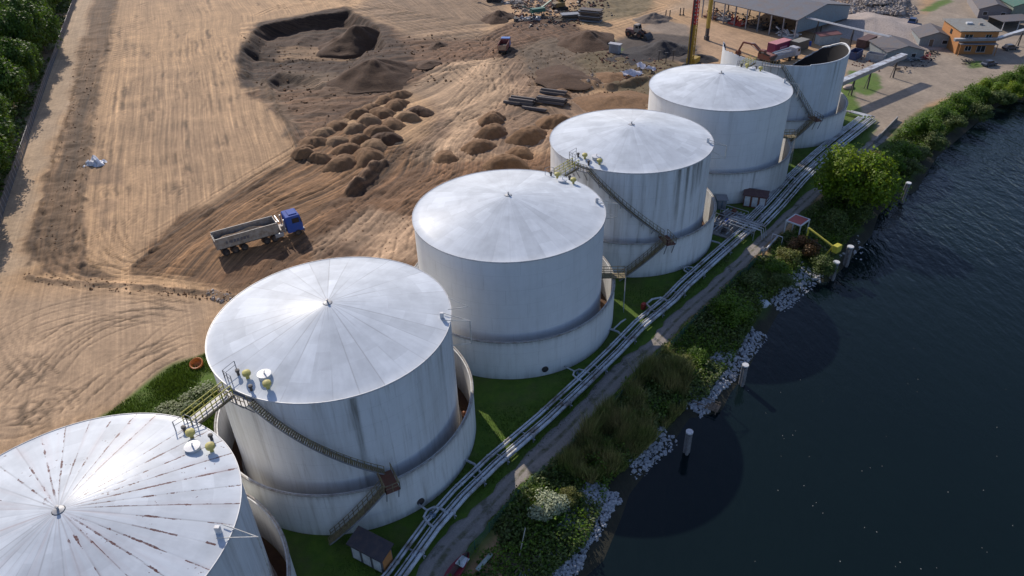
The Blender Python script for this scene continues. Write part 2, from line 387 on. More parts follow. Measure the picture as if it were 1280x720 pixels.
L_ = dict(dk=.38, dp=.07, lip=.14)
for x0, x1, y1 in [(113, 150, 0), (130, 165, 0), (150, 180, 0), (172, 193, 0), (195, 208, 0), (215, 222, 0), (238, 236, 0), (262, 250, 0), (290, 268, 0), (318, 285, 0), (345, 303, 0)]:
    yb = 300 if x0 < 200 else 300-(x0-200)*.75
    jtracks([(x0, yb), ((x0+x1)/2, yb/2), (x1, y1)], 2, 3.5, **L_)
jtracks([(120, 235), (122, 280), (140, 315), (190, 345)], 3, 4, dk=.4)
jtracks([(85, 270), (80, 320), (110, 345), (200, 352), (290, 355)], 4, 5, dk=.65, dp=.14)
jtracks([(70, 240), (60, 310), (90, 340), (190, 356), (280, 362)], 3, 4, dk=.6, dp=.14)
jtracks([(118, 250), (118, 310), (150, 338), (240, 345)], 3, 4, dk=.6, dp=.12)
jtracks([(100, 250), (104, 320), (150, 345), (230, 350)], 2, 3, dk=.4)
for pts, n, sp in [([(160, 340), (235, 300), (320, 240), (400, 190), (450, 160)], 6, 14), ([(190, 350), (300, 275), (400, 235), (470, 195), (520, 180), (570, 140), (610, 90)], 6, 9),
                   ([(300, 350), (390, 300), (450, 250), (510, 200), (570, 150), (620, 95), (630, 75)], 6, 9), ([(400, 345), (440, 300), (500, 240), (570, 200), (620, 130), (628, 85)], 4, 8),
                   ([(530, 40), (560, 55), (600, 75), (640, 60), (700, 45), (760, 30), (860, 0)], 3, 6), ([(350, 0), (450, 8), (560, 40), (620, 60)], 4, 12), ([(480, 120), (540, 90), (600, 55), (640, 35), (740, 10)], 5, 8),
                   ([(500, 330), (520, 280), (600, 230), (680, 200), (720, 160), (700, 110)], 5, 10), ([(560, 180), (640, 205), (700, 215)], 3, 4), ([(590, 140), (650, 150), (700, 160)], 3, 4),
                   ([(620, 85), (625, 115), (600, 140), (540, 165)], 3, 3), ([(630, 80), (640, 110), (690, 112), (740, 108)], 3, 4), ([(570, 65), (575, 85), (600, 105), (605, 80)], 3, 4),
                   ([(330, 20), (360, 8), (420, 6), (470, 20), (520, 12)], 3, 5)]:
    jtracks(pts, n, sp, dk=.5, lip=.38, dp=.16)
for pts in [[(-10, 560), (30, 490), (90, 430), (170, 400), (250, 395)], [(20, 570), (80, 500), (150, 450), (230, 425)], [(0, 430), (70, 395), (180, 372), (270, 380)], [(20, 360), (10, 420), (30, 470), (70, 500)], [(0, 505), (60, 440), (120, 400), (180, 395)], [(0, 490), (45, 440), (100, 410)], [(0, 530), (40, 500), (55, 530), (50, 560)], [(-20, 520), (30, 520), (62, 505), (60, 540)], [(30, 400), (45, 440), (60, 430)], [(150, 470), (220, 420), (262, 405)], [(60, 380), (150, 382), (240, 392)], [(100, 520), (170, 460), (240, 430)]]:
    jtracks(pts, 2, 2.5, dk=.6, lip=.15, dp=.10, wd=.30)
for k in range(110):                                                    # short dark drag marks along the field
    a = random.uniform(120, 380); b = random.uniform(0, 300)
    if b > 330-(a-120)*.75 or (a > 300 and b > 20): continue
    p = np.array(G(a, b)); dd_ = np.array((-.36, .933)); L = random.uniform(4, 22)
    track([p+dd_*L*t_/8+np.array((dd_[1], -dd_[0]))*.3*math.sin(t_+k) for t_ in range(9)], gauge=random.choice([.5, 1.9]), dk=random.uniform(.3, .7), dp=.08, wd=.2, lip=.1)
for k in range(70):                                                     # short machine scuffs in the worked areas
    a = random.uniform(300, 720); b = random.uniform(60, 340)
    if b > 130 and a < 380: continue
    p = np.array(G(a, b)); th = random.gauss(1.15 if b > 120 else .3, .5); L = random.uniform(4, 12); c_ = random.uniform(-.12, .12)
    P = [p+np.array((math.cos(th+c_*t_), math.sin(th+c_*t_)))*t_*L/6 for t_ in range(7)]
    track(P, dk=.35, dp=.12, lip=.25)
C = np.clip(C, C0*.38, C0*1.25); h = np.clip(h, H0-.22, H0+.13)
fl = np.zeros((len(x), 3), np.float32)                                    # across / along coordinates for drag marks
d1 = np.array((-.36, .933)); d2 = np.array((.42, .91)); d3 = np.array((.97, .24))
mr = sdpoly(x, y, px([(165, 345), (225, 270), (370, 190), (420, 130), (560, 60), (640, 60), (720, 200), (560, 300), (500, 350), (280, 360)]), 2) > .5
m3 = sdpoly(x, y, px([(300, 110), (300, 30), (440, 5), (620, 30), (600, 80), (480, 115), (380, 165)]), 2) > .5
warpn = (fbm(x, y, 40, 61, 2)-.5)*14
for mk, dd, o_ in ((np.ones(len(x), bool), d1, 0), (mr, d2, 300), (m3, d3, 700)):
    n_ = np.array((dd[1], -dd[0])); fl[mk, 0] = (x[mk]*n_[0]+y[mk]*n_[1])+warpn[mk]*(.25 if dd is d1 else 1.)+o_; fl[mk, 1] = x[mk]*dd[0]+y[mk]*dd[1]
idx = np.arange(nx*ny).reshape(ny, nx); F = np.stack([idx[:-1, :-1], idx[:-1, 1:], idx[1:, 1:], idx[1:, :-1]], -1).reshape(-1, 4)
# keep only faces that lie above deep water floor
bn = vnoise(fl[:, 0], fl[:, 1], 2.6, 5) if False else (vnoise(fl[:, 0]*1.0, fl[:, 1]*.045, 2.2, 5)*.55+vnoise(fl[:, 0]*1.0, fl[:, 1]*.06, .9, 6)*.45)
mst = sdpoly(x, y, px([(118, -10), (148, -10), (136, 60), (124, 100), (112, 180), (102, 260), (103, 330), (150, 352), (290, 372), (150, 365), (35, 348), (38, 300), (60, 230), (78, 165), (95, 110), (103, 60)]), 1.5) > .5
amp = np.where(m3, .95, np.where(mr, 1.0, np.where(mst, 1.1, .26)))*(1-grassy)*(sdist > 9)
C = C*(1+amp*(bn-.5)*1.35)[:, None]; h += np.where(mr | m3 | mst, (bn-.5)*.35, 0)*(1-grassy)
s = NT('ground')
ac = s.n('ShaderNodeAttribute', attribute_name='soil'); af = s.n('ShaderNodeAttribute', attribute_name='flow'); am = s.n('ShaderNodeAttribute', attribute_name='marks')
sep = s.n('ShaderNodeSeparateColor', ins={0: am.outputs['Color']}); st_, gr_, rg_ = sep.outputs[0], sep.outputs[1], sep.outputs[2]
pos = s.n('ShaderNodeNewGeometry').outputs['Position']
mp = s.n('ShaderNodeMapping', ins={0: af.outputs['Vector'], 3: (1.0, .014, 1)}).outputs[0]
s1 = s.noise(mp, 2.2, 5, .7); s2 = s.noise(mp, .55, 3, .6)
f1 = s.noise(pos, 1.1, 8, .68); f2 = s.noise(pos, .18, 5, .6); f3 = s.noise(pos, 7, 4, .6)
sv = s.math('MULTIPLY', s.ramp(s1, .36, .64, .46, 1.38), s.ramp(s2, .35, .65, .74, 1.20))
sv = s.math('ADD', s.math('MULTIPLY', s.math('SUBTRACT', sv, 1.), st_), 1.)
dv = s.math('MULTIPLY', s.ramp(f1, .3, .7, .78, 1.18), s.ramp(f3, .25, .75, .86, 1.12)); dv = s.math('MULTIPLY', dv, s.ramp(f2, .3, .7, .88, 1.1))
v = s.math('MULTIPLY', sv, dv)
cl = s.mix(1., ac.outputs['Color'], s.n('ShaderNodeCombineColor', ins={0: v, 1: v, 2: v}).outputs[0], 'MULTIPLY')
gn = s.noise(pos, .9, 6, .7); gcol = s.mix(s.ramp(gn, .35, .7), (.055, .11, .006), (.11, .18, .012)); gcol = s.mix(s.ramp(f2, .48, .66, 0, .65), gcol, (.10, .095, .030)); gcol = s.mix(s.ramp(s.noise(pos, .35, 5, .7), .56, .72, 0, .6), gcol, (.10, .075, .045))
cl = s.mix(s.math('MULTIPLY', s.math('MULTIPLY', gr_, s.ramp(f3, .2, .6, .5, 1)), .8), cl, gcol)
hb_ = s.math('ADD', s.math('MULTIPLY', f1, .6), s.math('ADD', s.math('MULTIPLY', f3, .25), s.math('MULTIPLY', s.math('MULTIPLY', s1, st_), 1.1)))
mat_ground = s.out(cl, .95, hb_, .75, .22)
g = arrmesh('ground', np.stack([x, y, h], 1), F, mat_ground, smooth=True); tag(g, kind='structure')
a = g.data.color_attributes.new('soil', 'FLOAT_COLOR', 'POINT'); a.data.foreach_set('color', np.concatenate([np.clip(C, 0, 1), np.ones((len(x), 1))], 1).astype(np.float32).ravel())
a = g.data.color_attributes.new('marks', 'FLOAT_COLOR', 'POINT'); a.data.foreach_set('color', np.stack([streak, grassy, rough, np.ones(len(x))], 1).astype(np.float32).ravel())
a = g.data.attributes.new('flow', 'FLOAT_VECTOR', 'POINT'); a.data.foreach_set('vector', fl.ravel())
HG = h.reshape(ny, nx)
def gz(px_, py_):
    i = min(max(int(np.searchsorted(xs, px_)), 1), nx-1); j = min(max(int(np.searchsorted(ys, py_)), 1), ny-1)
    return float(min(HG[j, i], HG[j-1, i-1], HG[j-1, i], HG[j, i-1]))
# ------------------------------------------------------------------ water
s = NT('water'); pos = s.n('ShaderNodeNewGeometry').outputs['Position']
m1 = s.n('ShaderNodeMapping', ins={0: pos, 2: (0, 0, R(35)), 3: (1, .38, 1)}).outputs[0]
n1 = s.noise(m1, 1.0, 3, .6); n2 = s.noise(m1, .32, 3, .5)
big_ = s.ramp(s.noise(pos, .02, 2), .35, .65)
sepx = s.n('ShaderNodeSeparateXYZ', ins={0: pos})
fetch = s.ramp(sepx.outputs[1], 60, 170, .22, 2.8)     # the wind ruffles the open reach up river
amp = s.math('MULTIPLY', fetch, s.math('ADD', s.math('MULTIPLY', big_, .6), .5))
s.b.inputs['IOR'].default_value = 1.25
fl_ = s.noise(pos, 4.5, 2, .5); fleck = s.math('GREATER_THAN', fl_, .82)
M_water = s.out(s.mix(s.noise(pos, .05, 4), (.0038, .0088, .0105), (.0050, .0115, .0125)), .07, s.math('MULTIPLY', s.math('ADD', n1, n2), amp), .5, .45)
wb = MB(); P = [tuple(p-NOR*4.5) for p in shore]+[(3000, 2200), (3000, -1500), (-300, -1500)]
wb.add([(p[0], p[1], WZ) for p in P], [tuple(range(len(P)))]); wo = wb.build('water', M_water); tag(wo, kind='structure')
if wo.data.polygons[0].normal.z < 0: wo.data.flip_normals()
# specks of foam and leaves floating
fb = MB()
for k in range(40):
    p = G(random.uniform(900, 1275), random.uniform(430, 715), WZ); r_ = random.uniform(.03, .06)
    a0 = random.uniform(0, 6); fb.add([(p[0]+r_*math.cos(a0+i)*random.uniform(.5, 1), p[1]+r_*math.sin(a0+i), WZ+.02) for i in range(0, 6, 1)], [(0, 1, 2, 3, 4, 5)])
tag(fb.build('floating_debris', paint((.4, .4, .36), .8, .1)), 'tiny pale flecks drifting on the dark water', kind='stuff')
# ------------------------------------------------------------------ paths
def strip(name, left, right, z, mat, n=6):
    Lp = spline(px(left), n); Rp = spline(px(right), n); m = MB(); k = min(len(Lp), len(Rp)); K = 6
    vs = []
    for i in range(k):
        for j in range(K+1):
            q = Lp[i]*(1-j/K)+Rp[i]*j/K; jit = (random.uniform(-.25, .25) if j in (0, K) else 0); q = q+NOR*jit
            vs.append((q[0], q[1], z))
    m.add(vs, [(i*(K+1)+j, i*(K+1)+j+1, (i+1)*(K+1)+j+1, (i+1)*(K+1)+j) for i in range(k-1) for j in range(K)])
    o = m.build(name, mat); 
    if o.data.polygons[0].normal.z < 0: o.data.flip_normals()
    at = o.data.attributes.new('across', 'FLOAT', 'POINT'); at.data.foreach_set('value', [(i % (K+1))/K for i in range(len(vs))])
    return tag(o, kind='structure')
s = NT('gravel path'); pos = s.n('ShaderNodeNewGeometry').outputs['Position']
a1 = s.noise(pos, .8, 7, .7); a2 = s.noise(pos, 9, 4, .7)
cc = s.mix(s.ramp(a1, .3, .7), (.27, .24, .21), (.42, .37, .33)); cc = s.mix(s.ramp(a2, .3, .7, 0, .6), cc, (.15, .13, .11)); cc = s.mix(s.ramp(s.noise(pos, .35, 5, .7), .56, .66, 0, .7), cc, (.07, .07, .035))
acr = s.math('ABSOLUTE', s.math('SUBTRACT', s.n('ShaderNodeAttribute', attribute_name='across').outputs['Fac'], .48)); edge = s.math('MAXIMUM', s.ramp(acr, .05, .13, 1, 0), s.ramp(acr, .36, .48)); cc = s.mix(s.math('MULTIPLY', edge, s.ramp(a1, .38, .58, 0, .85)), cc, (.085, .085, .035))
M_path = s.out(cc, .95, a2, .5, .06)
strip('gravel_path', [(500, 770), (540, 684), (590, 638), (637, 592), (673, 553), (707, 520), (745, 482), (780, 447), (811, 427), (836, 397), (883, 358), (913, 330), (955, 290), (1003, 246), (1040, 215), (1075, 186), (1098, 166)],
      [(540, 770), (562, 722), (604, 662), (640, 620), (664, 595), (690, 578), (740, 523), (780, 480), (827, 433), (860, 400), (893, 370), (930, 334), (970, 296), (1018, 250), (1056, 215), (1090, 190), (1112, 172)], .03, M_path)
# ------------------------------------------------------------------ TANKS
def roof_mat(rust, seed, tint=(.60, .635, .665), seams=.5, N=36):
    s = NT('painted roof plates'); co = s.n('ShaderNodeTexCoord').outputs['Object']; sx = s.n('ShaderNodeSeparateXYZ', ins={0: co})
    r_ = s.math('SQRT', s.math('ADD', s.math('MULTIPLY', sx.outputs[0], sx.outputs[0]), s.math('MULTIPLY', sx.outputs[1], sx.outputs[1])))
    th = s.math('ARCTAN2', sx.outputs[1], sx.outputs[0]); u = s.math('MULTIPLY', th, N/(2*PI)); cell = s.math('FLOOR', u); fr = s.math('SUBTRACT', u, cell)
    dd = s.math('MULTIPLY', s.math('SUBTRACT', .5, s.math('ABSOLUTE', s.math('SUBTRACT', fr, .5))), s.math('MULTIPLY', r_, 2*PI/N))     # metres to seam
    hsh = s.n('ShaderNodeTexWhiteNoise', noise_dimensions='2D', ins={'Vector': s.n('ShaderNodeCombineXYZ', ins={0: cell, 1: float(seed)}).outputs[0]}).outputs['Value']
    rad = s.n('ShaderNodeCombineXYZ', ins={0: s.math('MULTIPLY', s.math('COSINE', th), 9.), 1: s.math('MULTIPLY', s.math('SINE', th), 9.), 2: s.math('MULTIPLY', r_, .11)}).outputs[0]
    cs = s.n('ShaderNodeVectorMath', operation='ADD', ins={0: rad, 1: (seed*3.1, seed*1.7, 0)}).outputs[0]
    n1 = s.noise(cs, 1.6, 5, .7); n2 = s.noise(co, .35, 5, .6); n3 = s.noise(co, 3, 5, .65)
    cw = s.mix(s.ramp(n1, .35, .7), tint, tuple(c*1.10 for c in tint)); cw = s.mix(s.ramp(n2, .42, .68, 0, .6), cw, tuple(c*.76 for c in tint))
    h2 = s.n('ShaderNodeTexWhiteNoise', noise_dimensions='3D', ins={'Vector': s.n('ShaderNodeCombineXYZ', ins={0: cell, 1: float(seed), 2: s.math('FLOOR', s.math('ADD', s.math('MULTIPLY', r_, .42), s.math('MULTIPLY', hsh, .6)))}).outputs[0]}).outputs['Value']; vv = s.math('MULTIPLY', s.ramp(hsh, 0, 1, .94, 1.04), s.ramp(h2, 0, 1, .92, 1.05)); cw = s.mix(1., cw, s.n('ShaderNodeCombineColor', ins={0: vv, 1: vv, 2: vv}).outputs[0], 'MULTIPLY')
    seam = s.math('MULTIPLY', s.ramp(dd, .02, .09, 1, 0), s.math('MULTIPLY', s.ramp(s.noise(cs, 1.1, 2), .38, .6), seams))
    cw = s.mix(s.math('MULTIPLY', seam, .55), cw, (.19, .175, .165))
    # rust: flakes gathered on the seams
    off = s.n('ShaderNodeVectorMath', operation='ADD', ins={0: co, 1: (seed*11., seed*5., 0)}).outputs[0]
    rn = s.noise(off, 1.0, 3, .5); rn2 = s.noise(off, 6, 4, .7)
    wide = s.ramp(dd, .05, .26, 1, 0); pr = s.math('GREATER_THAN', s.math('MULTIPLY', wide, s.math('ADD', rn, s.math('MULTIPLY', s.math('SUBTRACT', rn2, .5), .6))), .60-.12*rust)
    thin = s.math('MULTIPLY', s.ramp(dd, .02, .09, 1, 0), s.math('MULTIPLY', s.math('GREATER_THAN', s.noise(cs, 1.4, 2), .60-.13*rust), .7))
    sp = s.math('GREATER_THAN', s.noise(off, 2.4, 2, .4), .775-.06*rust)
    rr = s.math('MAXIMUM', s.math('MAXIMUM', pr, s.math('MULTIPLY', thin, min(.7, rust))), s.math('MULTIPLY', sp, .8))
    rr = s.math('MULTIPLY', s.math('MULTIPLY', s.math('MULTIPLY', rr, s.math('GREATER_THAN', s.math('ADD', hsh, s.math('MULTIPLY', s.math('SUBTRACT', s.noise(off, .25, 2), .5), 1.6)), .38)), s.ramp(r_, .8, 3.)), s.math('GREATER_THAN', s.math('ADD', s.math('MULTIPLY', s.math('COSINE', s.math('SUBTRACT', th, .75)), .30), s.noise(off, .42, 2)), .50)) if rust > .05 else 0.
    cw = s.mix(s.math('MULTIPLY', rr, s.ramp(rn2, .3, .6, .6, 1.)) if rust > .05 else rr, cw, (.12, .05, .04))
    if rust > .3: cw = s.mix(s.math('MULTIPLY', s.ramp(dd, .0, .7, 1, 0), s.math('MULTIPLY', s.ramp(s.noise(cs, .9, 3), .5, .7), .3)), cw, (.45, .30, .27))
    hgt = s.math('ADD', s.math('MULTIPLY', s.ramp(dd, 0, .12), .35), s.math('ADD', s.math('MULTIPLY', n2, .9), s.math('MULTIPLY', n1, .5)))
    s.b.inputs['IOR'].default_value = 1.36; s.b.inputs['Specular IOR Level'].default_value = .09      # chalky old paint
    return s.out(cw, s.ramp(n3, .3, .7, .27, .36), hgt, .16, .05)
def shell_mat(seed, dirt=1., tint=(.56, .575, .60)):
    s = NT('painted shell plates'); co = s.n('ShaderNodeTexCoord').outputs['Object']; sx = s.n('ShaderNodeSeparateXYZ', ins={0: co})
    th = s.math('ARCTAN2', sx.outputs[1], sx.outputs[0]); z = sx.outputs[2]
    cyl = s.n('ShaderNodeCombineXYZ', ins={0: s.math('ADD', s.math('MULTIPLY', s.math('COSINE', th), 13.), seed*7.), 1: s.math('MULTIPLY', s.math('SINE', th), 13.), 2: s.math('MULTIPLY', z, .07)}).outputs[0]
    n1 = s.noise(cyl, .55, 6, .7); n2 = s.noise(cyl, 2.2, 4, .65); n3 = s.noise(co, .5, 5, .6)
    cw = s.mix(s.ramp(n1, .42, .72, 0, .5*dirt), tint, (.36, .33, .28)); cw = s.mix(s.ramp(n3, .45, .75, 0, .35), cw, tuple(c*.8 for c in tint))
    cw = s.mix(s.math('MULTIPLY', s.ramp(n2, .55, .75), .3*dirt), cw, (.22, .18, .13))
    zz = s.math('MULTIPLY', z, 1/2.15); fz = s.math('SUBTRACT', zz, s.math('FLOOR', zz)); sz = s.ramp(s.math('SUBTRACT', .5, s.math('ABSOLUTE', s.math('SUBTRACT', fz, .5))), .0, .014, 1, 0)
    uu = s.math('ADD', s.math('MULTIPLY', th, 11/(2*PI)), s.math('MULTIPLY', s.math('FLOOR', zz), .37)); fu = s.math('SUBTRACT', uu, s.math('FLOOR', uu)); su = s.ramp(s.math('SUBTRACT', .5, s.math('ABSOLUTE', s.math('SUBTRACT', fu, .5))), .0, .006, 1, 0)
    seam = s.math('MULTIPLY', s.math('MAXIMUM', sz, su), s.ramp(n3, .3, .7, .14, .42))
    cw = s.mix(seam, cw, (.25, .24, .23))
    sa = s.n('ShaderNodeAttribute', attribute_name='stain').outputs['Fac']
    cw = s.mix(s.math('MULTIPLY', sa, s.ramp(n2, .3, .6, .35, 1.)), cw, (.075, .068, .048))
    return s.out(cw, .55, s.math('ADD', n3, s.math('MULTIPLY', seam, -2.)), .15, .06)
def shell(name, rad, z0, zt, mat, parent, stains=(), n=256, rows=24, thick=.0, topf=None, lipst=.0, footst=.0):
    """cylindrical wall: outer face, rim and inner face, with painted-on stain weights"""
    th = np.linspace(0, 2*PI, n, endpoint=False); top = np.full(n, zt) if topf is None else np.array([topf(a) for a in th])
    V = []; S = []
    for i in range(rows+1):
        z = z0+(top-z0)*i/rows; V.append(np.stack([rad*np.cos(th), rad*np.sin(th), z], 1))
        st = np.zeros(n)
        for (an, wd, L, k) in stains:                     # angle deg, width m, length m, strength
            da = np.abs((np.degrees(th)-an+180) % 360-180)*PI/180*rad
            st = np.maximum(st, np.clip(1-da/wd, 0, 1)**.7*k*np.clip(1-(top-z)/L, 0, 1)**.6)
        if lipst: st = np.maximum(st, lipst*np.clip(1-(top-z)/.8, 0, 1))
        if footst: st = np.maximum(st, footst*np.clip(1-(z-z0)/1.6, 0, 1)**1.5*(.4+.8*vnoise(th*rad, th*0, 1.2, 5)))
        S.append(st)
    ri = rad-max(thick, .12)
    V.append(np.stack([ri*np.cos(th), ri*np.sin(th), top], 1)); S.append(np.full(n, .15 if not lipst else .35))
    for i in range(1, 5): V.append(np.stack([ri*np.cos(th), ri*np.sin(th), top+(z0-top)*i/4], 1)); S.append(np.full(n, .1))
    V = np.concatenate(V); S = np.concatenate(S); m = rows+6
    ii = np.arange(m-1)[:, None]*n; jj = np.arange(n)[None]; j2 = (jj+1) % n
    F = np.stack([ii+jj, ii+j2, ii+n+j2, ii+n+jj], -1).reshape(-1, 4)
    o = arrmesh(name, V, F, mat, parent); o.data.polygons.foreach_set('use_smooth', [True]*len(F)); o.data.set_sharp_from_angle(angle=R(40))
    a = o.data.attributes.new('stain', 'FLOAT', 'POINT'); a.data.foreach_set('value', S.astype(np.float32)); return o
def pol(r_, deg, z): return (r_*math.cos(R(deg)), r_*math.sin(R(deg)), z)
def railing(m, pts, hgt=1.05, r_=.04, every=1):
    for dz in (hgt, hgt*.55): m.tube([(p[0], p[1], p[2]+dz) for p in pts], r_, 5)
    for p in pts[::every]: m.beam(p, (p[0], p[1], p[2]+hgt), .07)
def staircase(tk, a0, a1, abot):
    """spiral stair from the rim down to the bund wall on this tank's shell"""
    t = bpy.data.objects.new('spiral_stair', None); col.objects.link(t); t.parent = tk
    n = 66; st = MB(); tr = MB(); r0, r1 = TR+.12, TR+.88; zt, zb = TH-.3, BH+.35; aa0 = a0+11
    for i in range(n):
        f = i/(n-1); a = aa0+(a1-aa0)*f; z = zt+(zb-zt)*f; da = .30
        v = [pol(r0, a-da, z), pol(r1, a-da, z), pol(r1, a+da, z), pol(r0, a+da, z)]; v += [(p[0], p[1], p[2]-.05) for p in v]
        tr.add(v, [(0, 1, 2, 3), (7, 6, 5, 4), (0, 4, 5, 1), (1, 5, 6, 2), (2, 6, 7, 3), (3, 7, 4, 0)])
    for rr in (r0, r1):
        P = [pol(rr, aa0+(a1-aa0)*i/30, zt+(zb-zt)*i/30-.12) for i in range(31)]; st = MB()
        for p, q in zip(P[:-1], P[1:]): st.beam(p, q, .06, .17)
        st.build('stringer', M_grey, t)
    P = [pol(r1, aa0+(a1-aa0)*i/20, zt+(zb-zt)*i/20) for i in range(21)]; rl = MB(); railing(rl, P, 1.1, .035)
    tr.build('treads', M_yel, t); rl.build('handrail', M_yel, t)
    # top landing alongside the rim
    ld = MB(); m2 = MB()
    P = [pol(TR+1.25, a, TH-.3) for a in np.linspace(a0-4, a0+11, 8)]; Q = [pol(TR+.02, a, TH-.3) for a in np.linspace(a0-4, a0+11, 8)]
    for i in range(7): ld.prism([P[i][:2], P[i+1][:2], Q[i+1][:2], Q[i][:2]], TH-.42, TH-.3)
    railing(m2, P, 1.15, .045); 
    ld.build('landing', M_grey, t); m2.build('landing_rail', M_yel, t)
    for a in (a0-2, a0+3, a0+9): MB().beam(pol(TR+.1, a, TH-2.2), pol(TR+1.2, a, TH-.45), .1).build('bracket', M_grey, t)
    for k in range(6):
        a = aa0+(a1-aa0)*(k+1)/7; z = zt+(zb-zt)*(k+1)/7; MB().beam(pol(TR, a, z-1.2), pol(r1, a, z-.2), .08).build('bracket', M_grey, t)
def bund_stair(par, a1, abot, landing_mat=M_rust):
    t = bpy.data.objects.new('outer_stair', None); col.objects.link(t); t.parent = par
    ld = MB(); c = pol(BR+.1, a1, BH+.25); ld.box(c, (2.9, 1.5, .1), rz=R(a1)); ld.build('platform', landing_mat, t)
    P = []
    M_ = Matrix.Translation(c) @ Matrix.Rotation(R(a1), 4, 'Z'); rr = MB()
    for s_ in (-.75,  .75):
        railing(rr, [tuple(M_ @ Vector((k, s_, .05))) for k in (-1.45, -.5, .5, 1.45)])
    railing(rr, [tuple(M_ @ Vector((1.45, k, .05))) for k in (-.75, 0, .75)])
    rr.build('platform_rail', M_yel, t)
    for s_ in (-.65, .65): MB().beam(tuple(M_ @ Vector((1.3, s_, 0))), tuple(M_ @ Vector((.6, s_, -2))), .1).build('bracket', M_grey, t)
    n = 34; st = MB(); tr = MB(); rl = MB(); A = []; B = []
    for i in range(n):
        f = i/(n-1); a = a1-3+(abot-a1+3)*f; z = BH+.2-(BH)*f; r0 = BR+.25+.1*f; r1 = r0+.95
        A.append(pol(r0, a, z)); B.append(pol(r1, a, z)); da = .5
        v = [pol(r0, a-da, z), pol(r1, a-da, z), pol(r1, a+da, z), pol(r0, a+da, z)]; v += [(p[0], p[1], p[2]-.05) for p in v]
        tr.add(v, [(0, 1, 2, 3), (7, 6, 5, 4), (0, 4, 5, 1), (1, 5, 6, 2), (2, 6, 7, 3), (3, 7, 4, 0)])
    for Pp in (A, B):
        st = MB(); rl = MB()
        for i in range(0, n-3, 3): st.beam((*Pp[i][:2], Pp[i][2]-.12), (*Pp[i+3][:2], Pp[i+3][2]-.12), .06, .16)
        railing(rl, Pp[::3], 1.05, .035); st.build('stringer', M_grey, t); rl.build('handrail', M_yel, t)
    tr.build('treads', M_yel, t)
def vent(tk, r_, deg, z, kind):
    b = MB(); V = .78; x0, y0 = r_*math.cos(R(deg)), r_*math.sin(R(deg))
    if kind == 'y':
        b.lathe([(0, 0), (.18, 0), (.16, .45), (.40, .5), (.43, .6), (.40, .85), (.2, .96), (0, .98)], 14, (x0, y0, z)); o = b.build('vent', M_vy, tk, True)
    elif kind == 'w':
        b.lathe([(0, 0), (.62, 0), (.62, .35), (.7, .36), (.7, .45), (0, .5)], 18, (x0, y0, z)); b.beam((x0, y0, z+.45), (x0+.1, y0, z+.85), .1); o = b.build('manhole', M_white, tk, True)
    else:
        b.lathe([(0, 0), (.14, 0), (.14, .5), (.22, .5), (.22, .7), (0, .75)], 10, (x0, y0, z)); o = b.build('vent_stub', M_dark, tk, True)
    return o
M_vy = paint((.50, .44, .12), .6, .35, name='vent paint')
roofs = [(1.0, 'rust-streaked'), (.28, ''), (.0, ''), (.0, ''), (.1, ''), None]
tlabels = ['nearest white storage tank, roof covered in radiating red-brown rust flakes', 'white storage tank with seamed roof and dark green stain, second from the bottom corner',
           'clean white storage tank without spiral stair, third from the bottom corner', 'white storage tank with dark streaks under its rim and a spiral stair',
           'white storage tank beside the large green tree, last one still roofed', 'roofless partly demolished white storage tank, black inside']
blabels = ['curved low white bund wall around the nearest rusty-roofed tank', 'low white bund wall with a brown-landing stair, ringing the second tank', 'low white bund wall with a small dark hatch near its foot, ringing the third tank',
           'low white bund wall with a straight stair on its face, ringing the streaked fourth tank', 'low white bund wall around the fifth tank, behind the red-roofed pump shed', 'low white bund wall ringing the roofless tank beside the far end of pipes']
stains = [[(-10, .5, 9, .3)], [(-71, .5, 17, 1.), (-85, .35, 7, .45), (-40, .25, 10, .45), (-20, .3, 9, .4), (-118, .4, 14, .4), (-108, .25, 12, .3)], [(-15, .2, 8, .25)],
          [(-64.5, .6, 9, 1.), (-57, .5, 12, 1.), (-50.5, .65, 7, 1.), (-46, .4, 6, 1.), (-42, .5, 5, .95), (-98, .4, 12, .4), (-110, .3, 9, .4), (-125, .5, 9, .55), (-130, .4, 9, .5), (-80, .3, 9, .35), (-90, .25, 12, .35)],
          [(-60, .25, 14, .35), (-95, .3, 9, .2)], [(-58, .3, 14, .8), (-52, .25, 14, .5), (-95, .3, 7, .4), (-120, .6, 9, .5), (-110, .4, 8, .4)]]
bstains = [[], [(-67, .3, 5.5, .6), (-60, .8, 2, .6), (-95, .3, 4, .3), (-115, .25, 5, .3)], [(-68, .3, 1.5, .3)], [(-82, .3, 5, .45), (-95, .3, 5, .45), (-70, .5, 2, .4), (-60, .2, 5, .3), (-105, .3, 4, .4)],
           [(-73, .2, 5.8, .85), (-82, .3, 4, .3)], [(-64, .25, 5.8, .8), (-85, .3, 4, .4)]]
def t6top(a):
    d = math.degrees(a); d = (d+180) % 360-180
    # wall cut away on the far side
    pts = [(-180, .97), (-165, 1.), (-125, 1.), (-92, .985), (0, 1.), (8, .98), (15, .94), (30, .86), (45, .71), (60, .54), (72, .40), (85, .28), (120, .25), (132, .30), (140, .66), (148, .93), (160, 1.0), (180, .985)]
    for (p, f), (q_, g_) in zip(pts[:-1], pts[1:]):
        if p <= d <= q_: return TH*(f+(g_-f)*(d-p)/(q_-p)+.006*math.sin(d*1.9)+.004*math.sin(d*5.3) if (d > 20 or d < -150) else f+(g_-f)*(d-p)/(q_-p))
    return TH
tanks = []
